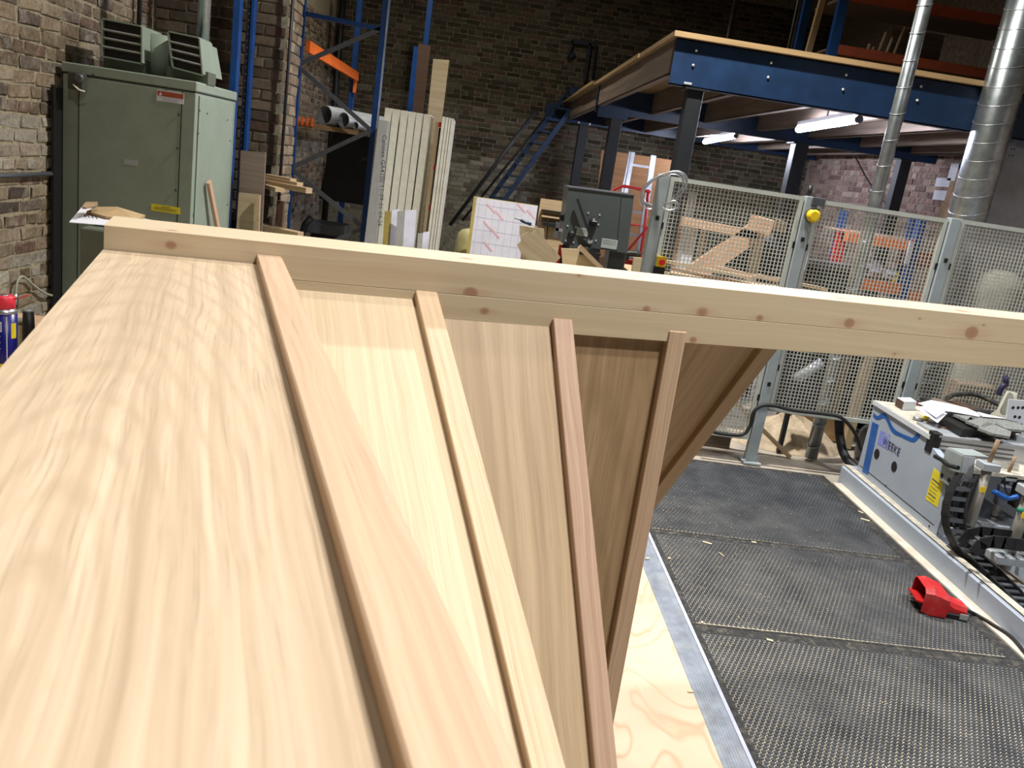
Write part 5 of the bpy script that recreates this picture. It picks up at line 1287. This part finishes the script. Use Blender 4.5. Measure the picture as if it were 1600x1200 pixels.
# cable chains: separate links, each with two side plates and a bar
def chain(pts, wv, nm_lab, size=0.052, step=0.052):
    pts = smooth(pts, 10); L = [0]
    for a, b in zip(pts, pts[1:]): L.append(L[-1]+(b-a).length)
    h = thing('cable_chain', tuple(pts[0]), nm_lab, 'cable chain')
    n = int(L[-1]/step)
    def at(s):
        for i in range(len(L)-1):
            if L[i+1] >= s: return lerp(pts[i], pts[i+1], (s-L[i])/max(1e-6, L[i+1]-L[i]))
        return pts[-1]
    wv = V(wv)
    for k in range(n):
        a, b = at(k*step), at((k+1)*step); dd = (b-a); m_ = (a+b)/2
        nn = dd.cross(wv).normalized()
        for s_ in (-1, 1): MB().obox(m_+wv*s_, dd*0.62, nn*size/2, wv.normalized()*0.004).build('link_plate', 'black_rubber', h)
        MB().obox(m_+nn*size*0.25, dd*0.2, wv*0.96, nn*0.004).build('cross_bar', 'brace_grey', h)
    return h
pts = [onx(x, y, X0_) for x, y, X0_ in [(1512, 742, 2.66), (1498, 768, 2.62), (1490, 800, 2.60), (1493, 830, 2.62), (1508, 860, 2.68), (1535, 886, 2.74), (1566, 916, 2.75), (1600, 950, 2.75), (1640, 992, 2.75)]]
for p_ in pts: p_.z = max(p_.z, 0.062)
chain(pts, (0.045, 0, 0), 'black cable chain curving down along the machine base', 0.058, 0.055)
pts = [V((3.35, 3.55, ony(1600, 843, 3.55).z)), ony(1600, 846, 3.55), ony(1560, 841, 3.55), ony(1532, 839, 3.55), ony(1515, 850, 3.55), ony(1512, 868, 3.55)]
chain(pts, (0, 0.05, 0), 'second black cable chain running level to the right edge', 0.06, 0.055)
# ----------------------------------------------------------------- things on the machine
TZ = zt0+0.0145
def tz(x, y, z=TZ): return onz(x, y, z)
p = tz(1412, 640)
t = thing('small_box', (p.x, p.y, TZ), 'small white box with a dark side on the machine ledge', 'box')
q = [tz(1398, 634), tz(1409, 641), tz(1429, 641), tz(1419, 634)]
MB().ext(q, (0, 0, 0.055)).build('body', 'white_paint', t)
a = q[0]; b = q[1]; MB().ext([a+V((-0.001, 0, 0.002)), b+V((-0.001, 0, 0.002)), b+V((-0.001, 0, 0.052)), a+V((-0.001, 0, 0.052))], (0.0008, 0, 0)).build('dark_side', 'dark_plank', t)
MB().tube([q[2]+V((0, 0, 0.045)), q[2]+V((0.02, 0.01, 0.045))], 0.006, 8).build('red_tip', 'red_plain', t)
# dark spoil pads and blocks under the paper
t = thing('suction_block', tuple(tz(1500, 680)), 'dark suction block carrying grey pads on the machine bed', 'block')
MB().ext([tz(1466, 664, TZ+0.01), tz(1500, 684, TZ+0.01), tz(1585, 684, TZ+0.01), tz(1560, 655, TZ+0.01), tz(1490, 650, TZ+0.01)], (0, 0, 0.05)).build('body', 'black', t)
specs = [([(1488, 650), (1505, 643), (1536, 655), (1512, 661)], 'farthest grey slotted pad on the machine bed'),
         ([(1508, 661), (1522, 650), (1560, 664), (1535, 672)], 'second farthest grey slotted pad on the machine bed'),
         ([(1527, 672), (1542, 662), (1579, 678), (1577, 686), (1550, 681)], 'nearest grey slotted pad on the machine bed, beside the rod'),
         ([(1532, 653), (1545, 651), (1600, 668), (1600, 676), (1570, 673)], 'right grey slotted pad reaching the picture edge'),
         ([(1585, 640), (1600, 642), (1600, 660), (1572, 655)], 'grey slotted pad partly under the perforated plate')]
for pts_, lb in specs:
    c_ = [tz(x, y, TZ+0.072) for x, y in pts_]
    t = thing('suction_pad', tuple(c_[0]), lb, 'pad', 'suction pads on the machine bed')
    MB().ext(c_, (0, 0, 0.014)).build('pad', 'pad_grey', t)
    g = sum(c_, V((0, 0, 0)))/len(c_)
    MB().ext([g*0.12+p*0.88-V((0, 0, 0.012)) for p in c_], (0, 0, 0.011)).build('dark_base', 'black', t)
# papers
t = thing('paper_sheets', tuple(tz(1480, 640)), 'white paper sheets curled over the pads on the machine', 'paper')
zz = TZ+0.098
def P_(x, y, dz=0): return onz(x, y, zz+dz)
mb = MB(); mb.poly([P_(1434, 630), P_(1455, 625, .01), P_(1480, 630, .01), P_(1510, 637), P_(1535, 648, -.01), P_(1530, 651, -.01), P_(1485, 643), P_(1460, 640, -.01)]); mb.build('top_sheet', 'paper', t)
mb = MB(); mb.poly([P_(1434, 639, -.02), P_(1443, 634, -.005), P_(1484, 642, -.006), P_(1465, 661, -.05)]); mb.build('folded_sheet', 'paper', t)
mb = MB(); mb.poly([P_(1442, 639, -.016), P_(1450, 636, -.002), P_(1478, 643, -.003), P_(1463, 653, -.03)]); mb.build('shaded_fold', 'paper_shadow', t)
mb = MB(); mb.poly([P_(1527, 643, -.003), P_(1545, 648, -.004), P_(1580, 655, -.006), P_(1535, 651, -.004)]); mb.build('right_sheet', 'paper', t)
for k, (x, y) in enumerate([(1432, 657), (1446, 656), (1456, 662), (1470, 672)]):
    q = tz(x, y); tag(MB().tube([q+V((-0.02, 0.01, 0.012)), q+V((0.03, -0.02, 0.012))], 0.011, 8).build('fitting', ['alu', 'label_yellow', 'alu', 'dark_plank'][k]), ['small silver fitting at the left end of the row below the papers', 'yellow fitting in the row below the papers', 'silver fitting right of the yellow one', 'dark fitting near the beam end'][k], 'fitting')
for k in range(5):
    a, b = tz(1440+k*16, 622+k*2.2, TZ+0.02+0.012*(k % 2)), tz(1500+k*14, 640+k*3, TZ+0.015)
    tag(MB().bar(a, b, 0.07, 0.02, (0, 0, 1)).build('dusty_strip', ['black_dusty', 'grey_board', 'black_dusty', 'dark_plank', 'black_dusty'][k]), ['leftmost dusty slat behind the papers', 'second slat from the left behind the papers', 'middle black slat behind the papers', 'brown slat behind the papers', 'rightmost slat behind the papers'][k], 'slat')
q = tz(1545, 640); 
tag(MB().tube(smooth([tz(1480, 622, TZ+0.06), tz(1495, 616, TZ+0.07), tz(1530, 618, TZ+0.07), tz(1575, 640, TZ+0.05)]), 0.016, 8).build('dark_strap', 'black_dusty'), 'dark curved strap lying behind the papers on the machine', 'strap')
# dust covered bottle with purple pump
p = ony(1578, 640, 4.62)
t = thing('pump_bottle', (p.x, 4.62, TZ), 'dusty bottle with a dark purple handle on the machine', 'bottle')
a = ony(1565, 655, 4.62); hgt = ony(1574, 612, 4.62).z
MB().lathe((p.x-0.02, 4.62, TZ), [(0.075, 0), (0.078, 0.01), (0.072, 0.07), (0.05, 0.10), (0.03, hgt-TZ)], 18).build('body', 'sack', t)
MB().tube(smooth([ony(1560, 617, 4.6), ony(1565, 606, 4.6), ony(1572, 600, 4.6)]), 0.017, 8).build('handle', 'purple', t)
MB().tube([ony(1572, 603, 4.6), ony(1571, 588, 4.6)], 0.016, 8).build('neck', 'purple', t)
# perforated plate
t = thing('perforated_plate', tuple(ony(1590, 650, 4.45)), 'pale perforated plate standing at the right edge on the machine', 'plate')
MB().ext([ony(x, y, 4.45) for x, y in [(1577, 624), (1625, 628), (1618, 690), (1595, 680), (1590, 660), (1572, 655)]], (0, 0.008, 0)).build('plate', 'white_paint', t)
for x, y in [(1583, 637), (1591, 637), (1598, 637), (1586, 651), (1593, 652), (1596, 664)]:
    q = ony(x, y, 4.449); MB().lathe(q, [(0.009, 0), (0.009, 0.001)], 10, None, (0, -1, 0)).build('hole', 'black', t)
# ================================================================= red foot pedal
t = thing('foot_pedal', (2.42, 3.43, 0.013), 'red hooded foot pedal lying on the rubber mat', 'pedal')
# pedal frame: fore direction points from cable end to hood mouth
e0 = onz(1504, 955, 0.03); e1 = onz(1428, 940, 0.03); fd = (e1-e0); fd.z = 0; Lp = fd.length; fd.normalize(); sd = V((-fd.y, fd.x, 0))
if sd.y < 0: sd = -sd
e0.z = 0.013
def pp(f_, s_, z_): return e0+fd*f_+sd*s_+V((0, 0, z_))
wd = 0.075
MB().obox(pp(Lp*0.45, 0, 0.012), fd*Lp*0.46, sd*wd*0.9, V((0, 0, 0.012)), None, 0.003).build('base', 'black', t)
MB().obox(pp(Lp*0.09, -wd*0.92, 0.020), fd*0.018, V((0, 0, 0.013)), sd*0.002).build('plate', 'saw_plate', t)
# hood: open-fronted shell widening to the mouth
sec = [(0.0, 0.045, 0.018, 0.052), (0.06, 0.055, 0.018, 0.062), (Lp*0.40, 0.058, 0.016, 0.075), (Lp*0.48, 0.085, 0.006, 0.105), (Lp*0.80, 0.088, 0.004, 0.125), (Lp*0.97, 0.080, 0.012, 0.120)]
mb = MB(); rings_ = []
for f_, w_, z0, z1 in sec:
    rings_.append([pp(f_, -w_, z0), pp(f_, -w_, z1-0.018), pp(f_, -w_*0.75, z1), pp(f_, w_*0.75, z1), pp(f_, w_, z1-0.018), pp(f_, w_, z0)])
mid_ = sum((sum(r, V((0, 0, 0))) for r in rings_), V((0, 0, 0)))/(6*len(rings_))
def shell(rg, off, flip):
    for a, b in zip(rg, rg[1:]):
        for i in range(5):
            q = [a[i], b[i], b[i+1], a[i+1]]
            if flip: q = q[::-1]
            mb.quad(*q)
inner = []
for r in rings_:
    g = sum(r, V((0, 0, 0)))/6; inner.append([p+(g-p).normalized()*0.004 for p in r])
shell(rings_, 0, False); shell(inner, 0, True)
mb.poly(list(reversed(rings_[0])))
for i in range(5): mb.quad(rings_[-1][i], inner[-1][i], inner[-1][i+1], rings_[-1][i+1])
mb.build('hood', 'red', t)
MB().obox(pp(Lp*0.80, 0, 0.040), fd*0.06+V((0, 0, 0.012)), sd*0.06, V((0, 0, 0.004))).build('treadle', 'red_plain', t)
MB().obox(pp(Lp*0.62, 0, 0.055), fd*0.006, sd*0.072, V((0, 0, 0.04))).build('dark_recess', 'black', t)
pts = [pp(-0.005, -0.01, 0.03), onz(1525, 960, 0.02), onz(1550, 975, 0.02), onz(1580, 995, 0.02), onz(1610, 1030, 0.02)]
tag(MB().tube(smooth(pts), 0.008, 8).build('pedal_cable', 'black_rubber'), 'black cable trailing from the foot pedal under the machine', 'cable')
# ================================================================= things behind the fence
BY = 6.4
t = thing('pine_trestle', (1.6, BY, 0), 'new pine trestle frame with a sloping strut seen through the left mesh panel', 'timber frame')
MB().bar(ony(1052, 343, BY), ony(1183, 367, BY), 0.09, 0.062, (0, 0, 1)).build('top_rail', 'pine_pink', t)
for px, w_ in ((1061, 0.06), (1083, 0.085), (1103, 0.04)):
    a = ony(px, 352, BY+0.05); m = 'pine_pink' if px == 1061 else 'white_paint' if px == 1083 else 'pale_ply'
    MB().box(a.x-w_/2, a.x+w_/2, BY+0.05, BY+0.09, 0, a.z).build('leg', m, t)
a, b = ony(1196, 350, BY-0.02), ony(1088, 425, BY-0.02); dd = b-a; b = a+dd*1.5
MB().bar(b, a, 0.05, 0.15, (0.6, 0, 1)).build('sloping_strut', 'pine_pink', t)
q = ony(1188, 352, BY-0.05); MB().obox(q, V((0.085, 0, -0.012)), V((0.006, 0, 0.062)), V((0, 0.05, 0)), None, 0.008).build('end_block', 'pine_pink', t)
q = ony(1214, 352, BY+0.3); MB().obox(q, V((0.06, 0, -0.01)), V((0, 0, 0.045)), V((0, 0.05, 0)), None, 0.004).build('rear_block', 'pine_rough', t)
a = ony(1192, 372, BY); MB().box(a.x-0.04, a.x+0.04, BY+0.05, BY+0.11, 0, a.z).build('leg', 'pale_ply', t)
a = ony(1083, 300, BY+0.3); MB().box(a.x-0.03, a.x+0.03, BY+0.28, BY+0.32, 0.02, a.z).build('tall_strip', 'white_paint', t)
t = thing('timber_table', (1.9, 6.0, 0), 'low table heaped with pine lengths behind the left mesh panel', 'table')
za = ony(1150, 425, 6.0).z-0.08
MB().box(1.14, 3.1, 5.75, 6.25, za-0.04, za).build('top', 'pine_rough', t)
for x in (1.20, 3.02): MB().box(x-0.03, x+0.03, 5.8, 5.86, 0, za-0.04).build('leg', 'pine_rough', t); MB().box(x-0.03, x+0.03, 6.14, 6.20, 0, za-0.04).build('leg', 'pine_rough', t)
for k, (xa, ya, xb, yb) in enumerate([(1040, 408, 1175, 435), (1050, 420, 1185, 447), (1185, 430, 1290, 452), (1100, 412, 1215, 440)]):
    a, b = ony(xa, ya, 5.9+0.05*k), ony(xb, yb, 5.85+0.05*k)
    a.z = max(a.z, za+0.012); b.z = max(b.z, za+0.012)
    tag(MB().bar(a, b, 0.06, 0.022, (0, 0, 1)).build('pine_length', 'pine_pink' if k % 2 else 'pine_rough'), ['upper left pine length', 'lower left pine length', 'pine length at the right, behind the middle fence post', 'long pine length in the middle'][k]+' lying on the low table', 'timber')
q = ony(1160, 400, 7.2)
t = thing('dark_motor', (q.x, 7.2, 0), 'dark round machine in shade behind the timber frame', 'machine')
c = ony(1180, 395, 7.2); MB().lathe(c+V((0, 0.15, 0)), [(0.10, 0), (0.19, 0.04), (0.20, 0.2), (0.12, 0.3)], 20, None, (0, -1, 0)).build('drum', 'dark_steel', t)
MB().box(c.x-0.2, c.x+0.2, 7.1, 7.35, 0, c.z-0.12).build('base', 'dark_steel', t)
# orange racking on the right
RY2 = 7.7
t = thing('orange_rack', (4.2, RY2, 0), 'low blue and orange rack seen through the middle mesh panel', 'rack')
ul = ony(1318, 332, RY2+0.4); ur = ony(1440, 345, RY2); ur2 = ony(1427, 342, RY2+0.5)
for p, y in ((ul, RY2+0.4), (ur, RY2), (ur2, RY2+0.5)):
    MB().box(p.x-0.035, p.x+0.035, y-0.03, y+0.03, 0, p.z+0.02).build('upright', 'rack_blue', t)
zu = ony(1390, 380, RY2).z; zl = ony(1370, 447, RY2).z
xr0 = ony(1330, 370, RY2).x
for z in (zu, zl):
    MB().box(xr0-0.05, ur.x-0.03, RY2-0.02, RY2+0.03, z-0.045, z+0.045).build('shelf_beam', 'rack_orange', t)
    MB().box(xr0-0.05, ur.x-0.03, RY2+0.05, RY2+0.55, z+0.045, z+0.055).build('shelf_board', 'pine_pink', t)
MB().box(ur.x+0.04, ur.x+0.9, RY2-0.02, RY2+0.03, zl-0.10, zl).build('shelf_beam', 'rack_orange', t)
MB().box(ur.x+0.04, ur.x+0.9, RY2+0.3, RY2+0.34, zu-0.20, zu-0.05).build('rear_beam', 'orange_dull', t)
q = ony(1311, 368, RY2+0.3); 
tag(MB().box(q.x-0.06, q.x+0.05, RY2+0.2, RY2+0.26, zu-0.28, zu+0.06, None, 0.01).build('red_bag', 'red_plain'), 'red cloth bag hanging on the left rack upright', 'bag')
q = ony(1420, 398, RY2-0.05); a, b = ony(1424, 377, RY2-0.05), ony(1415, 412, RY2-0.05)
t = thing('spirit_level', (q.x, RY2-0.05, b.z), 'white and red stick hanging by the right blue upright', 'stick')
MB().bar(a, b, 0.02, 0.03, (1, 0, 0)).build('white_face', 'paper', t); MB().bar(a+V((0.022, 0, 0.02)), b+V((0.022, 0, -0.02)), 0.02, 0.014, (1, 0, 0)).build('red_edge', 'red_plain', t)
def blob(c, rx, ry, rz, mat, nm, label, cat, seed=1):
    rn = random.Random(seed); mb = MB(); n, m = 14, 9; base = 0
    P__ = []
    for j in range(m+1):
        th = math.pi*j/m; row = []
        for i in range(n):
            a = 2*math.pi*i/n; k = 1+rn.uniform(-0.16, 0.16)
            row.append(V((c.x+rx*k*math.sin(th)*math.cos(a), c.y+ry*k*math.sin(th)*math.sin(a), c.z+rz*(1+rn.uniform(-.08, .08))*math.cos(th))))
        P__.append(row)
    for j in range(m):
        for i in range(n): 
            i2 = (i+1) % n; mb.quad(P__[j][i], P__[j+1][i], P__[j+1][i2], P__[j][i2], sm=False)
    return tag(mb.build(nm, mat), label, cat)
c = ony(1358, 428, RY2+0.15); c.z = zl+0.055+0.085; blob(c, 0.12, 0.12, 0.09, 'clear_bag', 'plastic_bag', 'white crumpled plastic bag at the left on the lower rack shelf', 'bag', 4)
c = ony(1385, 437, RY2+0.15); c.z = zl+0.055+0.055; blob(c, 0.12, 0.12, 0.06, 'clear_bag', 'plastic_bag', 'flatter clear plastic bag at the right on the lower rack shelf', 'bag', 5)
q = ony(1395, 433, RY2+0.1); tag(MB().lathe((q.x, RY2+0.02+0.05, zl+0.055), [(0.028, 0), (0.03, 0.02), (0.025, 0.09)], 12).build('yellow_pot', 'label_yellow'), 'small yellow pot on the lower rack shelf', 'pot')
q = ony(1451, 425, 6.6); tag(MB().lathe((q.x+0.16, 6.6, 0.0), [(0.10, 0), (0.12, 0.05), (0.13, q.z+0.15), (0.10, q.z+0.22)], 18).build('blue_barrel', 'cyan'), 'light blue barrel behind the right fence post', 'barrel')
# dusty sack behind right panel
q = ony(1540, 440, 5.85)
mb = MB(); prof = [(0.20, 0.0), (0.24, 0.25), (0.22, 0.7), (0.20, 1.05), (0.17, 1.2), (0.20, 1.32), (0.17, 1.42), (0.08, 1.47)]
tag(mb.lathe((q.x+0.02, 5.72, 0.0), [(r*0.82, z) for r, z in prof], 14).build('dust_sack', 'sack'), 'dusty pale extractor sack behind the right mesh panel', 'sack')
# papers and brown patch on the right wall
tag(MB().box(XR-0.044, XR-0.024, 8.0, 9.6, 0.9, 2.35).build('brown_board', 'brown_wall'), 'brown board fixed on the right wall beside the large duct', 'board')
for k, (px, py, w_, h_) in enumerate([(1489, 269, 0.16, 0.19), (1473, 285, 0.30, 0.10), (1468, 305, 0.26, 0.11)]):
    q = onx(px, py, XR-0.046); tag(MB().box(XR-0.048, XR-0.044, q.y-w_/2, q.y+w_/2, q.z-h_/2, q.z+h_/2).build('pinned_note', 'paper'), ['upright pale note highest on the brown board', 'upper wide pale note on the brown board', 'lower pale note on the brown board'][k], 'note')
a, b = onx(1337, 246, XR-0.1), onx(1385, 320, XR-0.1)
tag(MB().tube(smooth([a, lerp(a, b, .5)+V((0, 0, -.04)), b]), 0.010, 6).build('slack_cable', 'black'), 'slack black cable crossing the brick wall under the mezzanine', 'cable')
# floor clutter behind the fence
t = thing('plywood_plinth', (2.7, 6.3, 0), 'sawdust covered plywood plinth behind the slim duct', 'plinth')
a = ony(1222, 648, 5.95); MB().box(a.x, 3.1, 5.95, 6.06, 0, 0.20).build('front', 'deck_board', t)
t = thing('low_timber', (1.5, 5.5, 0), 'weathered timber baulk on the floor under the left mesh panel', 'timber')
MB().box(0.9, 2.0, 5.45, 5.62, -0.01, 0.10).build('baulk', 'joist_wood', t)
q = onz(1215, 690, 0.0)
mb = MB(); cc = V((q.x+0.05, 5.75, -0.01)); n = 18; rn = random.Random(9)
prev = None
for j, (r, z) in enumerate([(0.42, 0), (0.34, 0.05), (0.22, 0.14), (0.10, 0.20), (0.01, 0.22)]):
    ring_ = [cc+V((r*1.05*math.cos(2*math.pi*i/n)*(1+rn.uniform(-.1, .1)), r*0.6*math.sin(2*math.pi*i/n), z*(1+rn.uniform(-.15, .15)))) for i in range(n)]
    if prev: 
        for i in range(n): mb.quad(prev[i], prev[(i+1) % n], ring_[(i+1) % n], ring_[i], sm=True)
    prev = ring_
tag(mb.build('sawdust_heap', 'dust'), 'heap of pale sawdust on the floor behind the middle fence post', 'sawdust', None, 'stuff')
q = onz(1345, 715, 0.0)
t = thing('dust_vacuum', (q.x+0.15, 5.55, 0), 'grey round drum with a black nozzle behind the machine end', 'vacuum')
MB().lathe((q.x+0.12, 5.6, -0.01), [(0.16, 0), (0.17, 0.03), (0.17, 0.20), (0.15, 0.235), (0.10, 0.25)], 24).build('drum', 'brace_grey', t)
MB().box(q.x+0.06, q.x+0.16, 5.40, 5.45, 0.08, 0.17, None, 0.006).build('nozzle', 'black', t)
pts = [ony(1311, 655, 5.32), ony(1312, 680, 5.30), ony(1317, 705, 5.24), ony(1327, 722, 5.18), ony(1342, 734, 5.12)]
tag(MB().tube(smooth(pts), 0.030, 12).build('thick_hose', 'dark_steel'), 'thick dark hose bending down to the machine end', 'hose')
a, b = ony(1244, 592, 5.5), ony(1284, 566, 5.5)
t = thing('acrylic_tube', tuple(a), 'clear plastic tube slanting behind the middle mesh panel', 'tube')
MB().tube([a, b], 0.035, 16).build('tube', 'acrylic', t); MB().tube([a-(b-a)*0.08, a], 0.042, 16).build('collar', 'brace_grey', t)
MB().bar((a.x, 5.5, 0), (a.x, 5.5, a.z-0.03), 0.03, 0.03, (0, 1, 0)).build('stand', 'dark_steel', t)
q = ony(1290, 600, 5.9)
t = thing('dark_stand', (q.x+0.1, 6.75, 0), 'dark upright machine stand in shade behind the slim duct', 'stand')
MB().box(q.x+0.05, q.x+0.40, 6.7, 6.9, 0, 1.25).build('body', 'dark_steel', t); MB().box(q.x-0.1, q.x+0.5, 6.68, 6.95, 1.25, 1.29).build('top', 'brace_grey', t)
t = thing('shelf_unit', (3.6, 6.4, 0), 'dark shelf unit filling the space behind the machine', 'shelving')
MB().box(3.15, 4.0, 6.42, 6.46, 0, 1.0).build('back', 'dark_steel', t)
for z in (0.3, 0.65, 1.0): MB().box(3.15, 4.0, 6.1, 6.42, z, z+0.02).build('shelf', 'dark_plank', t)
q = ony(1520, 600, 5.4)
c = V((q.x, 5.75, 0.62)); 
t = thing('wood_crate', (q.x, 5.7, 0), 'tan wooden crate behind the papers on the machine', 'crate')
MB().box(q.x-0.12, q.x+0.16, 5.36, 5.5, 0, q.z).build('body', 'brown_wall', t)
